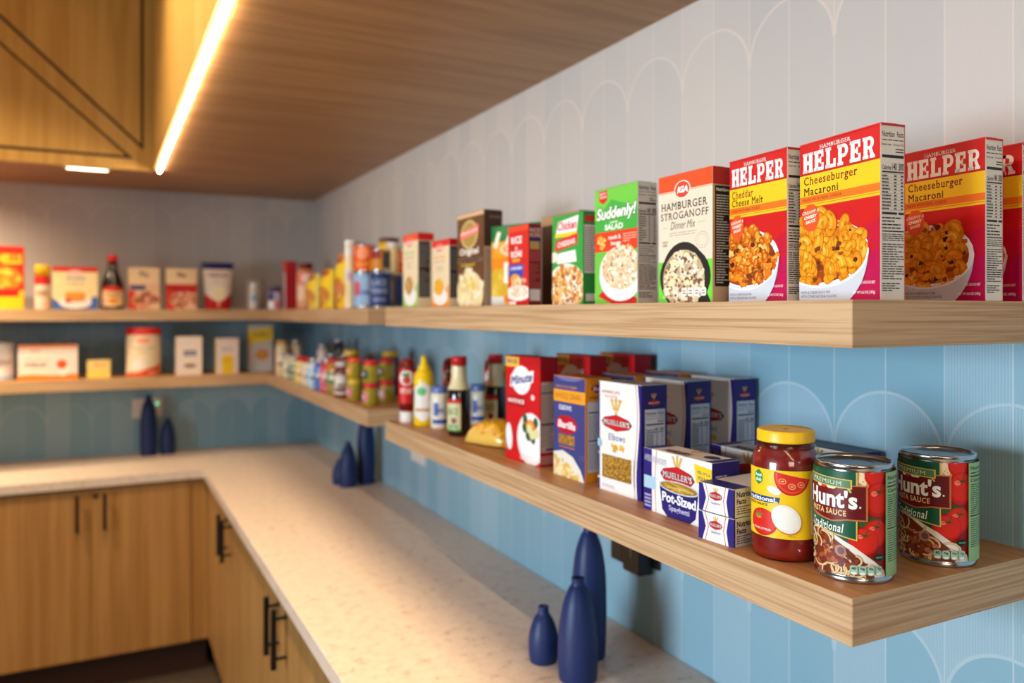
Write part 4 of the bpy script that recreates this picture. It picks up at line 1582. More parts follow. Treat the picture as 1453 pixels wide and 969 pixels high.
def elbows_box(P, W, H):
    rnd = random.Random(31)
    X, Y = lambda q: q * W, lambda q: q * H
    P.rect(0, 0, W, H, WHT)
    P.rect(0, 0, X(.035), H, NAVYB)
    wavy_edge(P, W, H, .93, -.035, NAVYB)
    P.text("AMERICA'S", X(.08), Y(.895), X(.52), Y(.925), (220, 120, 120), 0.02)
    P.text('FAVORITE', X(.16), Y(.855), X(.46), Y(.88), (220, 130, 130), 0.02)
    P.text('PASTA', X(.34), Y(.825), X(.58), Y(.845), (210, 90, 90), 0.02)
    wheat(P, X(.43), Y(.70), W * .26)
    mueller_logo(P, X(.44), Y(.635), X(.36), Y(.075))
    P.text('Elbows', X(.26), Y(.475), X(.64), Y(.535), (110, 116, 156), 0.0, 0, .03)
    crumbs(P, rnd, 9, in_ellipse(X(.46), Y(.415), X(.13), Y(.035)), W * .045, [(240, 186, 60), (226, 164, 40)])
    P.face([(X(.10), Y(.335)), (X(.80), Y(.335)), (X(.80), Y(.125)), (X(.10), Y(.125))], (150, 104, 30))
    noodles(P, rnd, 130, lambda a, b: (X(.12 + a * .66), Y(.135 + b * .19)), W * .022, W * .022,
            [((140, 92, 24), (206, 156, 62), (232, 192, 110)), ((128, 82, 20), (190, 140, 50), (222, 178, 92))], 2.4)
    P.rect(0, Y(.125) - W * .03, X(.84), Y(.125) - .0002, WHT)
    P.rect(0, Y(.336), X(.84), Y(.336) + W * .012, WHT)
    P.rect(X(.805), Y(.10), X(.85), Y(.35), WHT)
    P.rect(0, Y(.40), X(.085), Y(.47), (156, 196, 216))
    P.lines(X(.1), Y(.04), X(.5), Y(.07), 2, (180, 176, 186), rnd, .4)


def pasta_side(P, w, h):
    P.rect(0, 0, w, h, NAVYB)
    wheat(P, w * .48, h * .87, w * .2)
    mueller_logo(P, w * .48, h * .845, w * .24, h * .026)
    Q = Print()
    nutrition((206, 212, 226), (40, 44, 84), 7, grey=(110, 118, 150))(Q, w * .78, h * .76)
    j = len(P.v)
    P.z += 1e-5
    P.v += [(x + w * .13, y + h * .03, l + P.z) for x, y, l in Q.v]
    for f, k in zip(Q.f, Q.m):
        P.f.append(tuple(i + j for i in f))
        P.m.append(P.mi(Q.mats[k]))
    P.z += Q.z


FC = (WHT, NAVYB, (222, 222, 226))
G3 = 'pasta cartons on the lower shelf'
carton('pasta_carton', 'white elbow macaroni box at the shelf front, with a window of pasta', (0.7540, 1.0180), 3.0, 0.112, 0.053, 0.182, ZL, FC, elbows_box, pasta_side, group=G3)
carton('pasta_carton', 'white and navy elbow pasta box in the second row, between two like it', (0.8660, 1.0420), 2.0, 0.112, 0.053, 0.182, ZL, FC, elbows_box, pasta_side, group=G3)
carton('pasta_carton', 'white and navy elbow pasta box in the back row against the blue tile', (0.9680, 1.0430), 1.0, 0.112, 0.053, 0.182, ZL, FC, elbows_box, pasta_side, group=G3)


def grain_box(P, W, H):
    rnd = random.Random(41)
    X, Y = lambda q: q * W, lambda q: q * H
    PUR, AMB = (62, 66, 128), (240, 160, 40)
    P.rect(0, 0, W, H, PUR)
    P.ell(X(.5), H, X(.4), Y(.045), (112, 110, 160))
    P.text('RICH IN FIBER', X(.08), Y(.885), X(.75), Y(.908), (214, 140, 70), 0.01)
    P.rect(0, Y(.745), W, Y(.865), AMB)
    P.text('WHOLE GRAIN', X(.05), Y(.775), X(.86), Y(.835), (150, 84, 30), 0.0)
    P.text('ELBOWS', X(.18), Y(.665), X(.58), Y(.715), 'd8dcec', 0.03)
    P.ell(X(.42), Y(.525), X(.34), Y(.09), (188, 16, 40))
    P.text('Barilla', X(.14), Y(.49), X(.70), Y(.565), 'fbeeee', 0.03, .15, 0, Y(-.01))
    P.rect(X(.16), Y(.325), X(.68), Y(.425), (160, 112, 50))
    crumbs(P, rnd, 46, lambda a, b: (X(.19 + a * .46), Y(.335 + b * .08)), W * .022, [(196, 148, 74), (176, 126, 56), (132, 90, 36)])
    P.rect(X(.18), Y(.295), X(.68), Y(.305), (200, 120, 70))
    P.face([(0, 0), (X(.98), 0), (X(.86), Y(.11)), (X(.62), Y(.22)), (X(.30), Y(.265)), (0, Y(.23))], 'e9e2d4')
    pile = lambda a, b: (X(a * .84), Y(b * .2)) if b < 1 - a * a * .8 else None
    crumbs(P, rnd, 60, pile, W * .055, [(232, 206, 140), (240, 220, 170), (224, 180, 90), (206, 196, 110), (236, 160, 70)])
    P.lines(X(.8), Y(.21), X(.98), Y(.26), 2, (110, 90, 110), rnd, .4)


def grain_side(P, w, h):
    rnd = random.Random(42)
    P.rect(0, 0, w, h, (236, 150, 34))
    P.ell(w * .58, h * .90, w * .36, h * .042, (176, 20, 36))
    P.text('Barilla', w * .30, h * .88, w * .86, h * .92, 'fbeeee', 0.03, .15)
    P.text('WHOLE GRAIN', w * .15, h * .80, w * .95, h * .83, (120, 66, 20), 0.02)
    P.rect(w * .08, h * .10, w, h * .775, (206, 212, 226))
    P.rect(w * .12, h * .665, w, h * .68, (60, 80, 130))
    P.lines(w * .12, h * .42, w * .95, h * .65, 11, (130, 140, 170), rnd, .4)
    P.rect(w * .12, h * .395, w, h * .41, (60, 80, 130))
    P.lines(w * .12, h * .13, w * .95, h * .38, 12, (140, 148, 176), rnd, .4)


FG = ((62, 66, 128), (236, 150, 34), (232, 150, 44))
carton('pasta_carton', 'purple and orange whole grain pasta box right of the red rice box', (0.7460, 1.1680), 2.0, 0.102, 0.056, 0.182, ZL, FG, grain_box, grain_side, group=G3)
carton('pasta_carton', 'orange topped whole grain pasta box second back from the shelf front', (0.8520, 1.1700), 1.0, 0.102, 0.056, 0.182, ZL, FG, grain_box, grain_side, group=G3)
carton('pasta_carton', 'orange topped whole grain pasta box in the back row at the tile', (0.9560, 1.1750), 0.0, 0.102, 0.056, 0.182, ZL, FG, grain_box, grain_side, group=G3)


def rice_box(P, W, H):
    rnd = random.Random(51)
    X, Y = lambda q: q * W, lambda q: q * H
    P.rect(0, 0, W, H, (206, 18, 28))
    P.rect(0, Y(.895), X(.40), Y(.99), (244, 190, 76))
    P.text('FAMILY SIZE', X(.04), Y(.925), X(.34), Y(.965), (70, 70, 130), 0.02)
    P.ell(X(.46), Y(.775), X(.28), Y(.135), 'f4f2f2')
    P.face([(X(.13), Y(.70)), (X(.80), Y(.765)), (X(.82), Y(.875)), (X(.16), Y(.82))], 'f4f2f2')
    P.text('Minute', X(.16), Y(.715), X(.78), Y(.800), (64, 84, 170), 0.03, .12, 0, Y(.06))
    P.rect(X(.04), Y(.525), X(.58), Y(.615), (170, 14, 22))
    P.text('WHITE RICE', X(.06), Y(.550), X(.55), Y(.590), 'fbeeea', 0.03)
    P.rrect(X(.75), Y(.60), X(.84), Y(.65), W * .03, 'f2dada')
    P.ell(X(.74), Y(.235), X(.40), Y(.245), 'e8e4e2')
    P.ell(X(.75), Y(.245), X(.35), Y(.215), 'f8f6f4')
    crumbs(P, rnd, 14, in_ellipse(X(.72), Y(.34), X(.22), Y(.09)), W * .07, [(232, 110, 40), (226, 90, 30), (240, 150, 60)])
    for x, y in ((.58, .42), (.88, .40), (.66, .26), (.56, .33), (.80, .24)):
        P.ell(X(x), Y(y), X(.06), Y(.045), (34, 90, 52), rot=.5)
    for x, y in ((.78, .28), (.90, .30), (.70, .33)):
        P.ell(X(x), Y(y), X(.08), Y(.045), (226, 220, 160))
    P.ell(X(.10), Y(.22), X(.10), Y(.13), 'f1eeec', rot=.1)
    P.text('NET WT 28 OZ', X(.44), Y(.03), X(.95), Y(.055), 'f6e4e4', 0.02)
    P.text('COOKS IN 5 MIN', X(.44), Y(.06), X(.80), Y(.08), 'f6e4e4', 0.02)


def rice_side(P, w, h):
    rnd = random.Random(52)
    P.rect(0, 0, w, h, (168, 14, 24))
    P.rect(w * .06, h * .13, w * .97, h * .775, (186, 182, 182))
    for q in (.67, .38):
        P.rect(w * .08, h * q, w * .95, h * (q + .012), (60, 58, 60))
    P.lines(w * .1, h * .18, w * .93, h * .75, 22, (128, 124, 126), rnd, .4)
    P.rect(w * .3, h * .145, w * .9, h * .165, (60, 50, 120))
    P.rect(w * .05, h * .02, w * .95, h * .10, (190, 120, 124))


FR = ((206, 18, 28), (168, 14, 24), (150, 16, 24))
carton('rice_carton', 'red white rice box at the shelf front beside the yellow bag', (0.7480, 1.3310), 5.0, 0.124, 0.042, 0.2100, ZL, FR, rice_box, rice_side, group='red rice cartons')
carton('rice_carton', 'red rice box second from the front, mostly hidden behind orange pasta box', (0.8600, 1.3300), 2.0, 0.124, 0.042, 0.2100, ZL, FR, rice_box, rice_side, group='red rice cartons')
carton('rice_carton', 'red rice box deepest on the lower shelf, against the tile', (0.9680, 1.3300), 1.0, 0.124, 0.042, 0.2100, ZL, FR, rice_box, rice_side, group='red rice cartons')


def pot_sized(P, W, H):
    rnd = random.Random(61)
    X, Y = lambda q: q * W, lambda q: q * H
    P.rect(0, 0, W, H, WHT)
    P.rect(0, 0, X(.135), H, NAVYB)
    P.stroke([(X(.20), 0), (X(.18), Y(.5)), (X(.21), H)], W * .008, OLD_RED, False)
    P.text("AMERICA'S FAVORITE", X(.02), Y(.80), X(.36), Y(.91), (214, 210, 232), 0.03, 0, 0, Y(-.03))
    P.rect(X(.01), Y(.36), X(.20), Y(.56), (176, 206, 226))
    P.lines(X(.02), Y(.05), X(.12), Y(.28), 4, (190, 180, 214), rnd, .5)
    wheat(P, X(.52), Y(.74), H * .24)
    mueller_logo(P, X(.52), Y(.66), X(.25), Y(.155))
    P.face([(X(.79), Y(.66)), (X(.99), Y(.61)), (X(1), Y(.90)), (X(.76), Y(.93))], (248, 206, 34))
    P.text("YES, IT'S A", X(.80), Y(.795), X(.98), Y(.85), (60, 56, 110), 0.02, 0, 0, Y(-.02))
    P.text('POUND!', X(.82), Y(.71), X(.97), Y(.77), (60, 56, 110), 0.02, 0, 0, Y(-.02))
    P.face([(X(.26), Y(.50)), (X(.82), Y(.50)), (X(.78), Y(.10)), (X(.70), Y(.0)), (X(.38), Y(.0)), (X(.30), Y(.10))], (40, 30, 108))
    P.ell(X(.54), Y(.49), X(.29), Y(.095), (206, 206, 214))
    P.ell(X(.54), Y(.49), X(.265), Y(.075), (160, 124, 40))
    for k in range(14):
        a = rnd.uniform(-.25, .25)
        x, y = X(.54 + rnd.uniform(-.1, .1)), Y(.49 + rnd.uniform(-.045, .045))
        P.stroke([(x - X(.12), y - a * X(.12)), (x + X(.12), y + a * X(.12))], W * .008, ((216, 176, 84), (196, 152, 60), (232, 198, 112))[k % 3])
    P.text('Pot-Sized', X(.30), Y(.23), X(.79), Y(.385), 'f4f4fa', 0.035)
    P.text('Spaghetti', X(.40), Y(.09), X(.70), Y(.20), (196, 196, 226), 0.02)
    P.rect(X(.86), Y(.05), X(.99), Y(.30), (228, 60, 60))


def pot_side(P, w, h):
    rnd = random.Random(62)
    P.rect(0, 0, w, h, NAVYB)
    P.lines(w * .12, h * .72, w * .88, h * .82, 2, (190, 190, 220), rnd, .5)
    P.rect(w * .1, h * .1, w * .95, h * .62, (206, 210, 226))
    P.lines(w * .14, h * .14, w * .9, h * .58, 7, (90, 96, 140), rnd, .4)


def pot_top(P, W, T):
    P.rect(0, 0, W, T, (236, 224, 216))
    P.rect(0, 0, W * .12, T, NAVYB)
    P.rect(W * .9, 0, W, T, NAVYB)
    wheat(P, W * .5, T * .5, T * .5)
    P.text("MUELLER'S", W * .24, T * .12, W * .6, T * .45, (196, 90, 90), .03)
    P.ell(W * .80, T * .55, W * .09, T * .2, (44, 36, 80))


FP = (WHT, NAVYB, (236, 224, 216))
carton('spaghetti_carton', 'low white pot-sized spaghetti box with yellow tag, at the shelf front', (0.7350, 0.8330), 1.0, 0.150, 0.050, 0.0930, ZL, FP, pot_sized, pot_side, pot_top, group=G3)
carton('spaghetti_carton', 'low white spaghetti box behind the front pot-sized one', (0.8450, 0.8080), 0.0, 0.150, 0.050, 0.0930, ZL, FP, pot_sized, pot_side, pot_top, group=G3)


def box_end(P, W, H):
    X, Y = lambda q: q * W, lambda q: q * H
    P.rect(0, 0, W, H, WHT)
    P.face([(0, 0), (X(.12), 0), (X(.22), Y(.5)), (X(.12), H), (0, H)], NAVYB)
    P.face([(W, 0), (X(.86), 0), (X(.80), Y(.5)), (X(.86), H), (W, H)], NAVYB)
    P.stroke([(X(.20), 0), (X(.30), Y(.5)), (X(.20), H)], W * .018, OLD_RED, False)
    P.stroke([(X(.78), 0), (X(.72), Y(.5)), (X(.78), H)], W * .018, OLD_RED, False)
    wheat(P, X(.50), Y(.68), H * .24)
    mueller_logo(P, X(.50), Y(.62), X(.19), Y(.16))
    P.text('Spaghetti', X(.37), Y(.30), X(.64), Y(.42), (140, 146, 180), 0.0)


def long_side(P, w, h):
    rnd = random.Random(71)
    P.rect(0, 0, w, h, (222, 220, 222))
    P.rect(0, 0, w * .010, h, NAVYB)
    IN = (34, 32, 60)
    P.text('Nutrition', w * .022, h * .70, w * .150, h * .90, IN, 0.035)
    P.text('Facts', w * .022, h * .46, w * .090, h * .65, IN, 0.035)
    P.lines(w * .022, h * .10, w * .14, h * .42, 4, (70, 70, 96), rnd, .45)
    P.lines(w * .26, h * .1, w * .60, h * .9, 9, (90, 90, 110), rnd, .4)
    P.rect(w * .64, 0, w, h, NAVYB)


def long_top(P, W, T):
    P.rect(0, 0, W, T, (232, 222, 218))
    P.rect(0, 0, W, T * .12, NAVYB)
    P.text("MUELLER'S", W * .15, T * .35, W * .85, T * .6, (190, 80, 84), .03)
    P.ell(W * .5, T * .8, W * .2, T * .08, (44, 36, 80))


FL = (WHT, NAVYB, (232, 222, 218))
G4 = 'long spaghetti boxes lying end-on'
carton('spaghetti_carton', 'lower of two end-on spaghetti boxes stacked left of the sauce jar', (0.7080, 0.7625), 6.0, 0.060, 0.255, 0.0365, ZL, FL, box_end, long_side, long_top, group=G4)
carton('spaghetti_carton', 'upper of two end-on spaghetti boxes stacked left of the sauce jar', (0.7090, 0.7640), 5.0, 0.060, 0.255, 0.0365, ZL + 0.0370, FL, box_end, long_side, long_top, group=G4)
carton('spaghetti_carton', 'navy pasta box by the tile, behind the jar and front pasta sauce can', (0.9680, 0.7900), 0.0, 0.150, 0.050, 0.0930, ZL, (NAVYB, NAVYB, (36, 34, 60)), pot_sized, pot_side, None, group=G3)


# ------------------------------------------------------------------ lower shelf, near: bottles and bag
def vessel(name, label, cat, x, y, z, prof, body, lid=None, labels=(), group=None, n=28, a0=None, neck=None):
    """Lathed bottle or jar > body, lid (profile, material), wrapped labels (R, z0, height, art)."""
    t = thing(name, label, cat, (x, y, z), 0, group)
    obj('body', bm_lathe([(0, prof[0][1])] + list(prof) + [(0, prof[-1][1])], n), body, t, True)
    if lid:
        obj('lid', bm_lathe([(0, lid[0][0][1])] + list(lid[0]) + [(0, lid[0][-1][1])], n), lid[1], t, True)
    if neck:
        obj('neck_band', bm_lathe(neck[0], n), neck[1], t, True)
    a = math.atan2(-y, -x) if a0 is None else a0
    for R, z0, h, art in labels:
        P = Print(2.5e-5)
        art(P, R, h)
        P.put('paper_label', t, wrap(R, a, z0), (-PI * R, 0, PI * R, h), 0.005, None, True)
    return t


def band(*layers):
    """layers: (deg0, y0, deg1, y1, colour, shape); drawn round the vessel."""
    def art(P, R, h):
        for q in layers:
            d0, y0, d1, y1, c = q[:5]
            k = PI / 180 * R
            if len(q) > 5 and q[5] == 'o':
                P.ell((d0 + d1) / 2 * k, (y0 + y1) / 2 * h, (d1 - d0) / 2 * k, (y1 - y0) / 2 * h, c)
            elif len(q) > 5:
                P.text(q[5], d0 * k, y0 * h, d1 * k, y1 * h, c, 0.03)
            else:
                P.rect(d0 * k, y0 * h, d1 * k, y1 * h, c)
    return art


def plastic(c, r=0.3):
    return mat('plastic', c, r, coat=0.2)


def liquid(c):
    return mat('filled_glass', c, 0.12, coat=0.8)


KET = [(0.0185, 0.030), (0.0225, 0.034), (0.0235, 0.06), (0.0225, 0.10), (0.0235, 0.14), (0.0215, 0.162), (0.012, 0.172)]
KLID = [(0.0195, 0.0), (0.0205, 0.002), (0.0205, 0.028), (0.018, 0.031)]
klab = band((-75, 0, 75, 1, (206, 20, 24)), (-60, .55, 50, .98, 'f0eae6', 'o'), (-34, .58, 22, .82, (190, 60, 40), 'o'), (-40, .80, 20, .92, (60, 130, 70), 'o'), (-50, .30, 40, .46, 'f4d8d4', 'KETCHUP'), (30, 0, 75, .4, (120, 100, 150)))
G5 = 'condiment bottles on the near lower shelf'
vessel('ketchup_bottle', 'upside-down ketchup squeeze bottle at the left end of the near shelf', 'bottle', 0.7390, 2.050, ZL, KET, plastic((120, 16, 16)), (KLID, plastic((236, 232, 230))), [(0.0238, 0.052, 0.09, klab)], G5)
vessel('ketchup_bottle', 'dark red ketchup bottle behind the yellow mustard bottle', 'bottle', 0.8560, 2.025, ZL, KET, plastic((110, 16, 16)), (KLID, plastic((236, 232, 230))), [(0.0238, 0.052, 0.09, klab)], G5)
vessel('ketchup_bottle', 'dark red ketchup bottle at the wall behind the front brown sauce bottle', 'bottle', 0.9500, 1.955, ZL, KET, plastic((100, 14, 16)), (KLID, plastic((236, 232, 230))), [(0.0238, 0.052, 0.09, klab)], G5)
MUS = [(0.0250, 0.0), (0.0270, 0.004), (0.0275, 0.05), (0.0255, 0.08), (0.0275, 0.115), (0.0250, 0.135), (0.0170, 0.146)]
MLID = [(0.0170, 0.143), (0.0165, 0.155), (0.0105, 0.160), (0.0075, 0.178), (0.0050, 0.184)]
mlab = band((-62, 0, 48, 1, 'eeeae4', 'o'), (-62, .1, 48, .9, 'eeeae4'), (-42, .66, 12, .88, (100, 190, 110), 'o'), (-50, .25, 30, .33, (206, 130, 80)))
vessel('mustard_bottle', 'bright yellow mustard squeeze bottle right of the front ketchup', 'bottle', 0.7580, 1.973, ZL, MUS, plastic((244, 204, 16)), (MLID, plastic((246, 208, 20))), [(0.0282, 0.014, 0.10, mlab)], G5)
vessel('mustard_bottle', 'yellow mustard bottle half hidden behind the rear brown sauce bottle', 'bottle', 0.9400, 1.838, ZL, MUS, plastic((240, 200, 16)), (MLID, plastic((246, 208, 20))), [(0.0282, 0.014, 0.10, mlab)], G5)
MAYO = [(0.0215, 0.0), (0.0235, 0.004), (0.0240, 0.03), (0.0230, 0.06), (0.0240, 0.082), (0.0200, 0.092)]
YLID = [(0.0210, 0.091), (0.0215, 0.093), (0.0215, 0.106), (0.0200, 0.108)]
ylab = band((-50, .1, 60, .24, (40, 70, 160)), (-40, .35, -10, .78, (60, 90, 180)), (0, .4, 40, .7, (214, 214, 206)), (-30, .44, 30, .60, (50, 70, 150), 'MAYO'))
vessel('mayonnaise_jar', 'cream mayonnaise jar with blue lid between mustard and brown bottle', 'jar', 0.7748, 1.905, ZL, MAYO, plastic((232, 224, 204)), (YLID, plastic((86, 112, 176))), [(0.0243, 0.006, 0.078, ylab)], G5)
vessel('mayonnaise_jar', 'second blue-lidded mayonnaise jar, right of the front brown bottle', 'jar', 0.8886, 1.914, ZL, MAYO, plastic((222, 216, 202)), (YLID, plastic((76, 104, 168))), [(0.0243, 0.006, 0.078, ylab)], G5)
BRN = [(0.0265, 0.0), (0.0280, 0.004), (0.0285, 0.085), (0.0270, 0.112), (0.0200, 0.128), (0.0180, 0.140), (0.0175, 0.172)]
BLID = [(0.0195, 0.170), (0.0195, 0.188), (0.0180, 0.191)]
blab = band((-75, 0, 8, 1, (214, 208, 160)), (-75, .86, 8, 1, (196, 40, 40)), (-75, 0, 8, .06, (120, 170, 90)), (-40, .22, -12, .42, (140, 40, 40), 'o'), (-66, .5, -6, .72, (110, 140, 84), 'SAUCE'), (-60, .08, -4, .2, (120, 170, 110)))
BROWN = liquid((34, 14, 10))
CRM = plastic((224, 212, 168))
for lab_, x, y in (('dark brown sauce bottle with red cap at the shelf front', 0.7705, 1.772), ('dark brown sauce bottle with red cap behind, left of red rice box', 0.8872, 1.808)):
    vessel('sauce_bottle', lab_, 'bottle', x, y, ZL, BRN, BROWN, (BLID, plastic((206, 24, 28))), [(0.0289, 0.014, 0.076, blab)], G5, neck=([(0.0272, 0.112), (0.0205, 0.128), (0.0186, 0.140), (0.0182, 0.168)], CRM))

# lying bag of yellow candy-like snacks
t = thing('snack_bag', 'clear yellow snack bag lying flat left of the red rice box', 'bag', (0.800, 1.620, ZL), 0.35)
b = bmesh.new()
nx, ny = 20, 14
W, L_, Hb = 0.105, 0.13, 0.050
g = {}
rnd = random.Random(81)
for sgn in (0, 1):
    for i in range(nx + 1):
        for k in range(ny + 1):
            u, v = 2 * i / nx - 1, 2 * k / ny - 1
            e = max(0.0, (1 - abs(u) ** 3) * (1 - abs(v) ** 4))
            zz = 0.004 + (Hb * e ** 0.6 * (0.82 + 0.25 * rnd.random()) if sgn else -0.003 * e)
            g[sgn, i, k] = b.verts.new((u * W / 2 * (1 - .1 * v * v), v * L_ / 2, zz))
    for i in range(nx):
        for k in range(ny):
            q = (g[sgn, i, k], g[sgn, i + 1, k], g[sgn, i + 1, k + 1], g[sgn, i, k + 1])
            f = b.faces.new(q if sgn else q[::-1])
            f.material_index = 0 if (abs(2 * i / nx - .95) < .84) else 1
            if sgn and rnd.random() < .12:
                f.material_index = 2
bmesh.ops.remove_doubles(b, verts=b.verts[:], dist=1e-5)
obj('bag', b, [mat('yellow_film', (236, 178, 40), 0.18, coat=0.6), mat('clear_film', (236, 190, 90), 0.15, coat=0.6), mat('amber_film', (216, 130, 24), 0.2, coat=0.5)], t, True)
obj('crimped_seal', bm_box(-W * .45, W * .45, -L_ / 2 - 0.012, -L_ / 2 + 0.003, 0.003, 0.006, 0.0008), mat('clear_film', (236, 190, 90), 0.15, coat=0.6), t)

# ------------------------------------------------------------------ upper shelf, far leg along the right wall
G6 = 'groceries on the far upper shelf'


def simple_can(label, x, y, z, R, H, art, group):
    return can('food_can', label, x, y, z, R, H, art, None, group, (0.05, 0.95), 0.006, False)


blue_l = band((-180, 0, 180, 1, (150, 184, 222)), (-70, .3, -20, .8, (206, 90, 100), 'o'), (-10, .1, 60, .9, (176, 204, 236)), (-40, .35, 30, .5, (50, 80, 160), 'TUNA'))
blue_d = band((-180, 0, 180, 1, (28, 48, 104)), (-60, .62, 40, .82, (150, 160, 190), 'BLACK'), (-60, .38, 40, .55, (150, 160, 190), 'BEANS'), (-50, .14, 30, .26, (110, 120, 160)))
brown_g = band((-180, 0, 180, 1, (96, 80, 68)), (20, .1, 90, .9, (24, 60, 130)), (-60, .2, 0, .8, (150, 140, 130)))
orange_c = band((-180, 0, 180, 1, (232, 84, 18)), (-50, .45, 20, .95, (250, 150, 100), 'o'), (30, 0, 180, 1, (190, 30, 20)), (-60, .15, 20, .35, (252, 170, 60), 'SOUP'))
amber_c = band((-180, 0, 180, 1, (206, 130, 20)), (-70, .55, 0, .95, (150, 20, 16)), (10, .1, 60, .9, (70, 70, 66)))
R1 = 0.036
simple_can('light blue can at the far shelf end, front row', 0.765, 2.530, ZU, R1, 0.116, blue_l, G6)
simple_can('navy blue can with pale lettering, right of the light blue can', 0.790, 2.442, ZU, 0.034, 0.116, blue_d, G6)
simple_can('grey-brown and blue can between the navy can and the tan side dish box', 0.862, 2.536, ZU, 0.034, 0.116, brown_g, G6)
simple_can('light blue can in the back row, beside the tan side dish box', 0.935, 2.640, ZU, R1, 0.116, blue_l, G6)
simple_can('orange-red can stacked on the light blue front can', 0.767, 2.532, ZU + 0.1165, R1, 0.090, orange_c, G6)
simple_can('amber can stacked on the navy can', 0.791, 2.443, ZU + 0.1165, 0.033, 0.070, amber_c, G6)
simple_can('orange can stacked on the back light blue can by the tan box', 0.936, 2.641, ZU + 0.1165, 0.033, 0.085, orange_c, G6)

CYL = lambda r, h: [(r * .96, 0), (r, 0.003), (r, h - .004), (r * .96, h)]
tube = band((-180, 0, 180, 1, (240, 222, 176)), (-180, .86, 180, 1, (240, 236, 226)), (-70, .42, 40, .62, (226, 220, 226)), (-60, .1, -10, .4, (240, 206, 140)), (-40, .44, 30, .58, (200, 120, 120), 'CHIPS'))
vessel('shaker_canister', 'tall slim white and cream canister among the yellow jars', 'canister', 0.736, 2.600, ZU, CYL(0.0165, 0.212), plastic((236, 224, 196)), ([(0.0172, 0.210), (0.0172, 0.223), (0.016, 0.225)], plastic((240, 238, 234))), [(0.0167, 0.008, 0.19, tube)], G6)
vessel('shaker_canister', 'second slim cream canister, standing on the grey-brown can', 'canister', 0.862, 2.537, ZU + 0.1165, CYL(0.0180, 0.088), plastic((240, 214, 150)), ([(0.0186, 0.087), (0.0186, 0.100), (0.017, 0.102)], plastic((240, 238, 234))), [], G6)
PB = [(0.036, 0), (0.0385, 0.004), (0.039, 0.10), (0.036, 0.112)]
PBL = [(0.0365, 0.111), (0.037, 0.113), (0.037, 0.126), (0.035, 0.128)]
ylw = band((-180, 0, 180, 1, (240, 190, 24)), (-60, .5, 60, .9, (246, 210, 60)), (-50, .15, 50, .45, (214, 60, 40)), (-40, .58, 40, .8, (170, 40, 30), 'CREAM'))
vessel('spread_jar', 'lower yellow spread jar by the tile behind the slim canister', 'jar', 0.880, 3.030, ZU, PB, plastic((230, 180, 30)), (PBL, plastic((110, 26, 22))), [(0.0394, 0.010, 0.088, ylw)], G6)
vessel('spread_jar', 'upper yellow spread jar with dark red lid, top of the tallest stack', 'jar', 0.880, 3.030, ZU + 0.1285, PB, plastic((230, 180, 30)), (PBL, plastic((96, 24, 22))), [(0.0394, 0.010, 0.088, ylw)], G6)
vessel('spread_jar', 'upper yellow spread jar behind the slim canister nearest the tan box', 'jar', 0.935, 2.790, ZU + 0.1285, PB, plastic((230, 180, 30)), (PBL, plastic((90, 40, 30))), [(0.0394, 0.010, 0.088, ylw)], G6)
vessel('spread_jar', 'lower yellow spread jar by the tile, behind the grey-brown can', 'jar', 0.935, 2.790, ZU, PB, plastic((230, 180, 30)), (PBL, plastic((90, 40, 30))), [(0.0394, 0.010, 0.088, ylw)], G6)


def yellow_bag(tone):
    def f(P, W, H):
        rnd = random.Random(str(tone))
        P.rect(0, 0, W, H, tone)
        P.ell(W * .5, H * .90, W * .4, H * .08, (190, 50, 20))
        P.rect(W * .1, H * .55, W * .9, H * .8, (250, 214, 40))
        P.ell(W * .52, H * .33, W * .42, H * .24, (206, 130, 40))
        P.ell(W * .62, H * .38, W * .16, H * .09, (236, 130, 120))
        crumbs(P, rnd, 20, in_ellipse(W * .5, H * .28, W * .3, H * .16), W * .07, [(226, 160, 60), (190, 110, 30), (240, 190, 90)])
        P.rect(W * .1, 0, W * .4, H * .08, (214, 90, 20))
    return f


pouch('snack_pouch', 'taller yellow pouch left of the tall slim canister', (0.768, 2.790, ZU), -PI / 2, 0.135, 0.05, 0.195, yellow_bag((246, 196, 18)), (240, 186, 20), group=G6, seal=(236, 170, 20))
pouch('snack_pouch', 'shorter yellow pouch with red top, left of the taller one', (0.768, 3.010, ZU), -PI / 2, 0.150, 0.05, 0.150, yellow_bag((240, 204, 36)), (236, 196, 30), group=G6, seal=(150, 24, 30))
pouch('snack_pouch', 'pale yellow pouch beside the red and white jar, leftmost of the pouches', (0.768, 3.230, ZU), -PI / 2, 0.150, 0.05, 0.140, yellow_bag((226, 206, 90)), (222, 200, 90), group=G6, seal=(236, 214, 150))
rw = band((-180, 0, 180, 1, (220, 160, 120)), (-70, .66, 60, 1, (226, 110, 96), 'o'), (-30, .70, 30, .95, (240, 214, 206), 'o'), (-80, .2, -10, .6, (236, 200, 170)), (10, .1, 70, .5, (230, 196, 90)))
vessel('sauce_jar', 'red and cream jar with dark red lid between red box and pouches', 'jar', 0.790, 3.480, ZU, [(0.033, 0), (0.036, .004), (0.037, .15), (0.030, .175)], plastic((206, 120, 80)), ([(0.031, .174), (0.031, .198), (0.029, .2)], plastic((110, 14, 18))), [(0.0374, .01, .15, rw)], G6)


def red_white(P, W, H):
    P.rect(0, 0, W, H, (190, 24, 34))
    P.rect(W * .22, H * .35, W * .9, H * .78, (214, 200, 200))
    P.rect(W * .5, 0, W * .95, H * .33, (206, 206, 222))
    P.ell(W * .6, H * .88, W * .26, H * .05, (236, 120, 116))


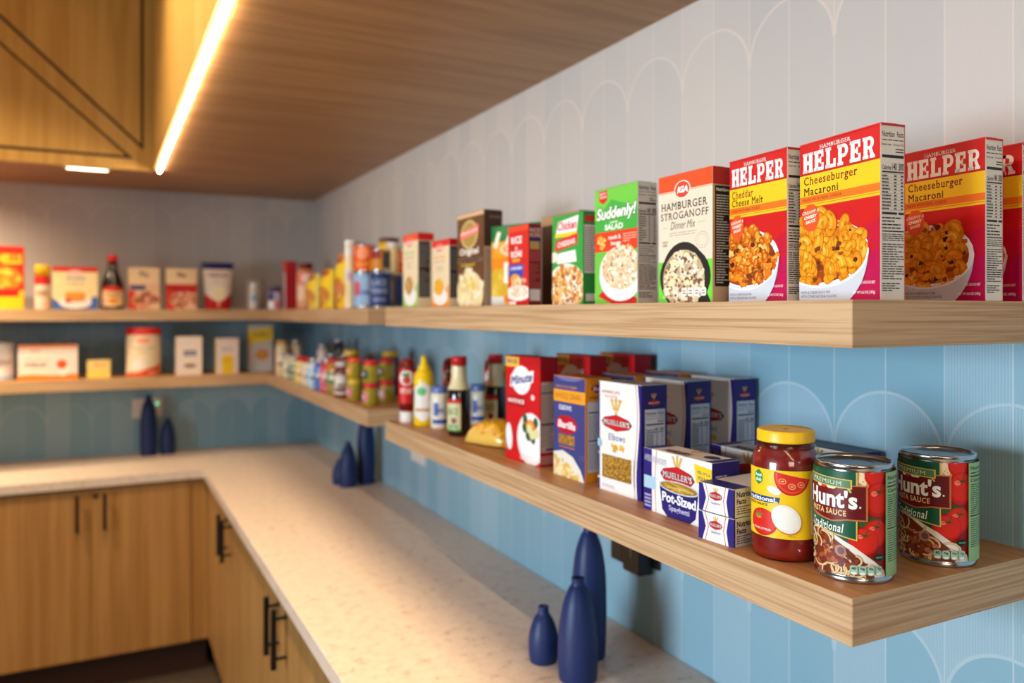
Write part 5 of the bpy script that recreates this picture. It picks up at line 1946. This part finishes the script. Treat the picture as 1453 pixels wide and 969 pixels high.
carton('biscuit_carton', 'tall narrow red box with white panel near the inner corner', (0.775, 3.820), 0, 0.085, 0.05, 0.228, ZU, ((190, 24, 34), (170, 20, 30), (196, 30, 34)), red_white, None, group=G6)
pk = band((-180, 0, 180, 1, (206, 200, 220)), (-80, .5, 0, 1, (80, 60, 120)), (0, 0, 60, .5, (220, 130, 130)), (-60, .05, -10, .4, (244, 236, 236)))
vessel('spice_jar', 'small white and purple jar in front of the narrow red box', 'jar', 0.735, 3.890, ZU, CYL(0.030, .085), plastic((206, 196, 214)), ([(0.031, .083), (0.031, .106), (.029, .108)], plastic((60, 56, 96))), [(0.0304, .005, .075, pk)], G6)
wl = band((-180, 0, 180, 1, (210, 206, 202)), (-30, .42, 40, .62, (90, 170, 206)), (-60, .1, 60, .3, (228, 224, 220)))
vessel('spray_can', 'slim white bottle with blue band before the grey canister, inner corner', 'bottle', 0.665, 4.045, ZU, CYL(0.020, .110), plastic((226, 222, 220)), ([(0.014, .108), (0.014, .128), (.012, .13)], plastic((236, 234, 232))), [(0.0204, .005, .1, wl)], G6)
vessel('canister', 'grey-white canister against the back wall near the inner corner', 'canister', 0.690, 4.150, ZU, CYL(0.042, .132), plastic((186, 174, 164)), ([(0.043, .130), (0.043, .142), (.04, .144)], plastic((176, 168, 162))), [], G6)

# ------------------------------------------------------------------ upper shelf, back leg
G7 = 'groceries on the back upper shelf'


def mac_box(P, W, H):
    rnd = random.Random(91)
    P.rect(0, 0, W, H, (214, 40, 18))
    P.rect(0, 0, W, H * .3, (240, 186, 20))
    P.text('SHELLS', W * .3, H * .72, W * .96, H * .88, (250, 200, 40), .04)
    P.ell(W * .55, H * .48, W * .42, H * .2, (226, 120, 20))
    crumbs(P, rnd, 40, in_ellipse(W * .55, H * .5, W * .38, H * .18), W * .06, [(240, 160, 40), (250, 186, 70), (220, 120, 20)])
    P.rect(W * .3, H * .20, W * .9, H * .33, (216, 30, 24))


carton('macaroni_carton', 'red and yellow macaroni box at the left picture edge, upper back shelf', (-0.2990, 4.060), 0, 0.166, 0.05, 0.272, ZU, ((214, 40, 18), (190, 120, 20), (190, 24, 20)), mac_box, None, facing='y', group=G7)
sh = band((-180, 0, 180, 1, (222, 206, 186)), (-180, .72, 180, 1, (206, 40, 30)), (-60, .3, 60, .6, (214, 190, 160)), (-40, .40, 40, .52, (120, 80, 60), 'BREAD'), (-50, .05, 50, .2, (226, 190, 170)))
vessel('shaker_canister', 'yellow-capped shaker can between the red box and pancake mix', 'canister', -0.2298, 4.095, ZU, CYL(0.030, .150), plastic((222, 206, 186)), ([(0.031, .148), (0.031, .192), (.029, .196)], plastic((240, 190, 30))), [(0.0304, .004, .145, sh)], G7)


def pancake(P, W, H):
    rnd = random.Random(92)
    P.rect(0, 0, W, H, (240, 218, 164))
    P.rect(0, H * .88, W, H, (206, 34, 26))
    P.ell(W * .5, H * .86, W * .16, H * .07, (240, 190, 180))
    P.text('Pancake', W * .3, H * .70, W * .72, H * .78, (120, 130, 170), .03)
    P.text('& waffle mix', W * .32, H * .58, W * .70, H * .64, (150, 146, 140), .02)
    P.face([(0, 0), (W, 0), (W, H * .30), (W * .88, H * .30), (W * .8, H * .10), (W * .2, H * .10), (0, H * .28)], (60, 104, 176))
    P.ell(W * .5, H * .16, W * .36, H * .14, 'ece6e2')
    for k in range(4):
        P.ell(W * .5, H * (.22 + .05 * k), W * .23, H * .045, (196, 120, 40))
        P.ell(W * .5, H * (.235 + .05 * k), W * .22, H * .035, (232, 170, 76))
    P.ell(W * .34, H * .20, W * .07, H * .05, (206, 40, 30))


carton('pancake_carton', 'cream, red and blue pancake mix box on the upper back shelf', (-0.012, 4.060), 0, 0.178, 0.06, 0.190, ZU, ((240, 218, 164), (210, 190, 140), (206, 34, 26)), pancake, None, facing='y', group=G7, flap=False)
# red slide-off lid edge of the pancake box belongs to its print; the syrup bottle follows
SY = [(0.044, 0), (0.050, .006), (0.051, .07), (0.046, .115), (0.030, .160), (0.0215, .19), (0.020, .222)]
sl = band((-62, 0, 62, 1, (240, 206, 150), 'o'), (-62, .05, 62, .72, (240, 206, 150)), (-58, .74, 58, .98, (206, 34, 26), 'o'), (-24, .12, 24, .45, (226, 150, 40), 'o'), (-46, 0, -30, .4, (214, 160, 170)), (-34, .5, 34, .66, (150, 60, 40), 'SYRUP'))
vessel('syrup_bottle', 'dark syrup bottle with red cap in the middle of the back shelf', 'bottle', 0.0480, 4.110, ZU, SY, liquid((26, 10, 8)), ([(0.0215, .220), (0.0225, .222), (0.0225, .244), (.018, .252)], plastic((214, 28, 30))), [(0.0516, .012, .095, sl)], G7, n=36)


def cocoa(seed, c1, c2):
    def f(P, W, H):
        rnd = random.Random(seed)
        P.rect(0, 0, W, H, (232, 200, 160))
        P.rect(0, H * .40, W, H * .62, c1)
        P.text('Mix', W * .36, H * .78, W * .66, H * .92, (140, 100, 84), .02)
        P.rect(W * .05, H * .47, W * .55, H * .58, c2)
        P.face([(0, 0), (W * .3, 0), (W * .2, H * .45), (0, H * .45)], (206, 50, 40))
        P.ell(W * .55, H * .22, W * .44, H * .2, (214, 150, 110))
        crumbs(P, rnd, 30, in_ellipse(W * .55, H * .22, W * .4, H * .18), W * .08, [(176, 100, 60), (226, 180, 150), (150, 80, 50), (240, 206, 190), (206, 90, 80)])
    return f


carton('muffin_carton', 'cream baking mix box with blue patch, right of the syrup bottle', (0.2440, 4.060), 0, 0.132, 0.06, 0.192, ZU, ((232, 200, 160), (150, 110, 80), (222, 190, 150)), cocoa(93, (226, 180, 140), (60, 64, 120)), None, facing='y', group=G7)
carton('muffin_carton', 'cream baking mix box with red band, left of the blue-topped pouch', (0.4070, 4.060), 0, 0.136, 0.06, 0.192, ZU, ((232, 200, 160), (150, 110, 80), (222, 190, 150)), cocoa(94, (196, 30, 36), (170, 20, 30)), None, facing='y', group=G7)


def potato_pouch(P, W, H):
    P.rect(0, 0, W, H, (232, 214, 200))
    P.rect(0, H * .86, W, H, (30, 36, 100))
    P.text('Idahoan', W * .18, H * .70, W * .82, H * .78, (110, 60, 60), .03)
    P.face([(0, 0), (W, 0), (W, H * .34), (W * .72, H * .22), (W * .28, H * .22), (0, H * .34)], (206, 26, 26))
    P.ell(W * .5, H * .34, W * .28, H * .17, (246, 230, 190))
    P.rect(W * .46, H * .06, W * .56, H * .16, (240, 180, 150))


pouch('potato_pouch', 'white pouch with navy top and red base on the upper back shelf', (0.5060, 4.105, ZU), 0, 0.148, 0.06, 0.226, potato_pouch, (228, 206, 196), group=G7, seal=(28, 32, 90), taper=0.22)

# ------------------------------------------------------------------ lower shelf, back leg
G8 = 'groceries on the back lower shelf'
cn = band((-180, 0, 180, 1, (226, 220, 216)), (-180, .80, 180, 1, (206, 206, 210)), (-180, 0, 180, .12, (150, 190, 220)), (-50, .45, 50, .6, (190, 180, 176)))
vessel('canister', 'white canister at the left picture edge on the lower back shelf', 'canister', -0.3850, 4.130, ZL, CYL(0.046, .150), plastic((226, 220, 216)), ([(0.047, .148), (0.047, .162), (.044, .164)], plastic((214, 212, 214))), [(0.0464, .006, .14, cn)], G8, n=36)


def cracker(P, W, H):
    rnd = random.Random(95)
    P.rect(0, 0, W, H, (242, 226, 214))
    P.rect(0, H * .93, W, H, (238, 130, 60))
    P.text('Powdered', W * .12, H * .56, W * .52, H * .66, (200, 196, 186), .02)
    P.text('MILK', W * .12, H * .38, W * .50, H * .50, (206, 200, 190), .02)
    P.text('SUN', W * .22, H * .80, W * .36, H * .88, (226, 110, 80), .02)
    P.face([(0, 0), (W, 0), (W, H * .15), (W * .8, H * .15), (W * .6, H * .12), (W * .2, H * .16), (0, H * .13)], (240, 134, 30))
    P.ell(W * .75, H * .30, W * .1, H * .2, 'f4eee8')
    P.ell(W * .73, H * .44, W * .09, H * .13, (226, 92, 24))


carton('milk_carton', 'wide white and orange box on the lower back shelf', (-0.0920, 4.060), 0, 0.228, 0.07, 0.152, ZL, ((242, 226, 214), (220, 200, 186), (238, 150, 90)), cracker, None, facing='y', group=G8)


def small_yellow(P, W, H):
    P.rect(0, 0, W, H, (240, 214, 130))
    P.rect(0, 0, W, H * .45, (238, 214, 100))
    P.text('JELLO', W * .30, H * .62, W * .86, H * .84, (236, 130, 100), .03)


carton('pudding_carton', 'small pale yellow box right of the wide white and orange box', (0.0390, 4.060), 0, 0.094, 0.04, 0.080, ZL, ((240, 214, 130), (226, 200, 90), (240, 220, 150)), small_yellow, None, facing='y', group=G8)


# rounded oatmeal-style tub with red lid
def tub(P, R, H):
    k = PI / 180 * R
    P.rect(-180 * k, 0, 180 * k, H, (240, 220, 184))
    P.ell(0, H * .86, 24 * k, H * .08, (240, 160, 130))
    P.text('Breadcrumbs', -40 * k, H * .66, 40 * k, H * .73, (176, 160, 130), .02)
    P.text('plain', -24 * k, H * .55, 24 * k, H * .61, (186, 166, 136), .02)
    P.face([(-70 * k, 0), (70 * k, 0), (70 * k, H * .28), (20 * k, H * .2), (-20 * k, H * .10), (-70 * k, H * .08)], (230, 86, 34))
    P.ell(-18 * k, H * .28, 26 * k, H * .12, 'f0e8dc')
    P.rrect(16 * k, H * .03, 58 * k, H * .12, H * .02, (240, 150, 110))


vessel('canister', 'cream tub with red lid in the middle of the lower back shelf', 'canister', 0.1780, 4.105, ZL, [(0.070, 0), (0.074, .004), (0.074, .196), (0.072, .198)], plastic((240, 220, 184)), ([(0.076, .194), (0.077, .196), (0.077, .222), (.073, .226)], plastic((224, 44, 24))), [(0.0743, .003, .190, tub)], G8, n=48)


def white_tub(P, W, H):
    P.rect(0, 0, W, H, (238, 222, 208))
    P.rect(W * .30, H * .50, W * .78, H * .64, (90, 92, 128))
    P.text('SUGAR', W * .36, H * .54, W * .72, H * .60, 'd8d8e0', .03)
    P.ell(W * .54, H * .24, W * .24, H * .05, (130, 90, 60))


carton('baking_carton', 'plain white box with dark blue label right of the red-lidded tub', (0.4300, 4.060), 0, 0.116, 0.06, 0.182, ZL, ((238, 222, 208), (206, 190, 176), (238, 226, 214)), white_tub, None, facing='y', group=G8, bev=0.008)


def starch(P, W, H):
    P.rect(0, 0, W, H, (232, 214, 204))
    P.text('Starch', W * .26, H * .64, W * .74, H * .76, (170, 166, 180), .02)
    P.rect(W * .26, 0, W * .76, H * .53, (242, 202, 30))
    P.rect(W * .26, H * .36, W * .76, H * .40, (214, 170, 50))


carton('baking_carton', 'white box with yellow square, second from the inner corner', (0.5970, 4.060), 0, 0.104, 0.06, 0.172, ZL, ((232, 214, 204), (226, 190, 40), (232, 220, 210)), starch, None, facing='y', group=G8, bev=0.004)


def broth(P, W, H):
    P.rect(0, 0, W, H, (206, 198, 190))
    P.face([(0, H * .60), (W, H * .66), (W, H * .95), (0, H * .86)], (240, 206, 40))
    P.text('Stuffing', W * .2, H * .73, W * .86, H * .83, (120, 110, 90), .02, .1)
    P.ell(W * .55, H * .36, W * .28, H * .11, (196, 130, 60))
    P.ell(W * .50, H * .38, W * .18, H * .06, (214, 150, 70))
    P.rect(0, 0, W, H * .08, (196, 206, 216))


carton('stuffing_carton', 'tall grey and yellow box at the inner corner of the lower shelf', (0.7720, 4.130), 0, 0.118, 0.05, 0.236, ZL, ((206, 198, 190), (196, 170, 60), (210, 204, 196)), broth, None, facing='y', group=G8)

# ------------------------------------------------------------------ lower shelf, far leg along the right wall
G9 = 'jars and bottles on the far lower shelf'


def spice(label, x, y, r, h, body, lidc, lab=None, group=G9, cap=0.016, name='spice_jar'):
    prof = [(r * .92, 0), (r, .003), (r, h - cap - .016), (r * .86, h - cap - .004), (r * .80, h - cap)]
    lid = ([(r * .86, h - cap - .001), (r * .86, h - .002), (r * .8, h)], mat('lid', lidc, 0.3, metal=1.0 if lidc == (196, 196, 200) else 0.0))
    art = band((-180, 0, 180, 1, lab or body), (-50, .62, 40, .86, (232, 228, 216), 'o'), (-60, .14, 30, .34, body), (-34, .4, 24, .54, (90, 80, 80)))
    return vessel(name, label, 'jar', x, y, ZL, prof, liquid(body), lid, [(r * 1.015, (h - cap) * .10, (h - cap) * .62, art)], group, n=20)


CHR = (196, 196, 200)
# two deep rows from the inner corner towards the near shelf
spice('cream bottle with pink foot, nearest the inner corner on the lower shelf', 0.752, 3.800, .029, .164, (226, 206, 160), (206, 160, 100), (226, 190, 160), name='dressing_bottle')
spice('chrome-capped shaker behind the cream bottle at the inner corner', 0.826, 3.830, .026, .166, (196, 180, 150), CHR)
spice('squat cream jar with green print right of the cream bottle', 0.750, 3.640, .027, .112, (222, 212, 176), CHR, (214, 206, 170))
spice('cream jar with dark green patch, third from the inner corner', 0.748, 3.500, .027, .108, (206, 206, 170), (206, 206, 190), (60, 96, 66))
spice('cream and yellow jar with red lid, fourth along the front', 0.748, 3.370, .027, .112, (232, 214, 150), (206, 30, 30), (238, 200, 80))
spice('cream jar with red lid and red dot, fifth along the front', 0.748, 3.250, .027, .112, (232, 220, 196), (196, 24, 28), (226, 190, 170))
spice('light blue and white jar with chrome cap at the front', 0.746, 3.140, .026, .118, (214, 222, 232), CHR, (150, 206, 232))
spice('blue jar with chrome cap right of the light blue one', 0.746, 3.040, .024, .122, (70, 110, 190), CHR, (84, 124, 200))
spice('pink and red jar with chrome cap right of the blue jar', 0.750, 2.950, .026, .126, (214, 60, 80), CHR, (230, 130, 140))
spice('white and red tall shaker with chrome cap in the back row', 0.850, 3.420, .024, .160, (226, 206, 196), CHR, (206, 160, 150))
spice('dark chrome-capped shaker at the wall in the back row', 0.930, 3.460, .026, .178, (60, 60, 66), CHR, (70, 70, 80))
spice('small chrome-capped red jar, back row behind the red-lidded jars', 0.845, 3.250, .024, .128, (190, 60, 50), CHR)
spice('small chrome-capped cream jar, back row behind the light blue jar', 0.850, 3.120, .024, .122, (222, 196, 176), CHR)
spice('chrome-capped red shaker behind the blue jar', 0.846, 3.045, .024, .136, (170, 30, 40), CHR)
spice('chrome-capped blue-grey shaker behind the pink and red jar', 0.935, 2.985, .026, .140, (120, 130, 160), CHR)
spice('dark slim bottle standing at the tile wall behind the shakers', 0.960, 3.600, .020, .170, (66, 60, 66), (60, 54, 60), name='dressing_bottle')

PICK = mat('pickle_green', (166, 150, 30), 0.15, coat=0.8)


def pickle(label, x, y, z, lidc, stripe, group='pickle and pepper jars on the far lower shelf'):
    prof = [(.023, 0), (.0255, .004), (.026, .040), (.0255, .050), (.022, .056)]
    lid = ([(.0225, .055), (.023, .056), (.023, .070), (.021, .072)], plastic(lidc))
    art = band((-150, .2, -20, .9, stripe), (-120, .4, -50, .7, (236, 230, 220), 'o'))
    return vessel('pickle_jar', label, 'jar', x, y, z, prof, PICK, lid, [(.0264, .004, .044, art)], group, n=24)


GP = 'pickle and pepper jars on the far lower shelf'
pickle('lower olive-green jar of the front stack at the far shelf end', 0.7670, 2.470, ZL, (206, 24, 28), (226, 120, 130))
pickle('upper red-lidded olive-green jar of the front stack at the far shelf end', 0.7670, 2.470, ZL + .0725, (214, 34, 34), (40, 60, 40))
pickle('lower olive-green jar of the rear stack, left of the ketchup', 0.8480, 2.548, ZL, (206, 24, 28), (206, 150, 150))
pickle('upper red-lidded olive-green jar of the rear stack, left of the ketchup', 0.8480, 2.548, ZL + .0725, (206, 24, 28), (90, 70, 30))
pickle('yellow-lidded olive-green jar left of the front stack, lower', 0.7640, 2.645, ZL, (226, 190, 60), (226, 110, 130))
pickle('orange-lidded jar atop the one left of the front stack', 0.7640, 2.645, ZL + .0725, (236, 80, 30), (226, 150, 40))
SALSA = [(.030, 0), (.033, .004), (.034, .115), (.028, .135), (.026, .140)]
for lab_, x, y in (('tall dark red salsa jar with gold lid left of the green jars', 0.830, 2.905), ('tall dark red salsa jar with gold lid behind the rear green stack', 0.930, 2.755)):
    vessel('salsa_jar', lab_, 'jar', x, y, ZL, SALSA, liquid((96, 20, 14)), ([(.0295, .138), (.030, .140), (.030, .156), (.028, .158)], plastic((222, 178, 52))), [(.0345, .018, .085, band((-120, 0, 40, 1, (120, 30, 26)), (-80, .3, -10, .8, (206, 196, 150), 'o'), (-60, .1, 0, .3, (60, 120, 70))))], GP, n=28)
spice('amber and green jar at the front between the pink jar and the green jars', 0.752, 2.862, .026, .130, (190, 130, 40), (190, 50, 40), (120, 140, 70), GP)
spice('white-labelled brown jar at the front left of the yellow-lidded one', 0.752, 2.762, .025, .124, (110, 50, 30), (206, 206, 206), (222, 214, 196), GP)
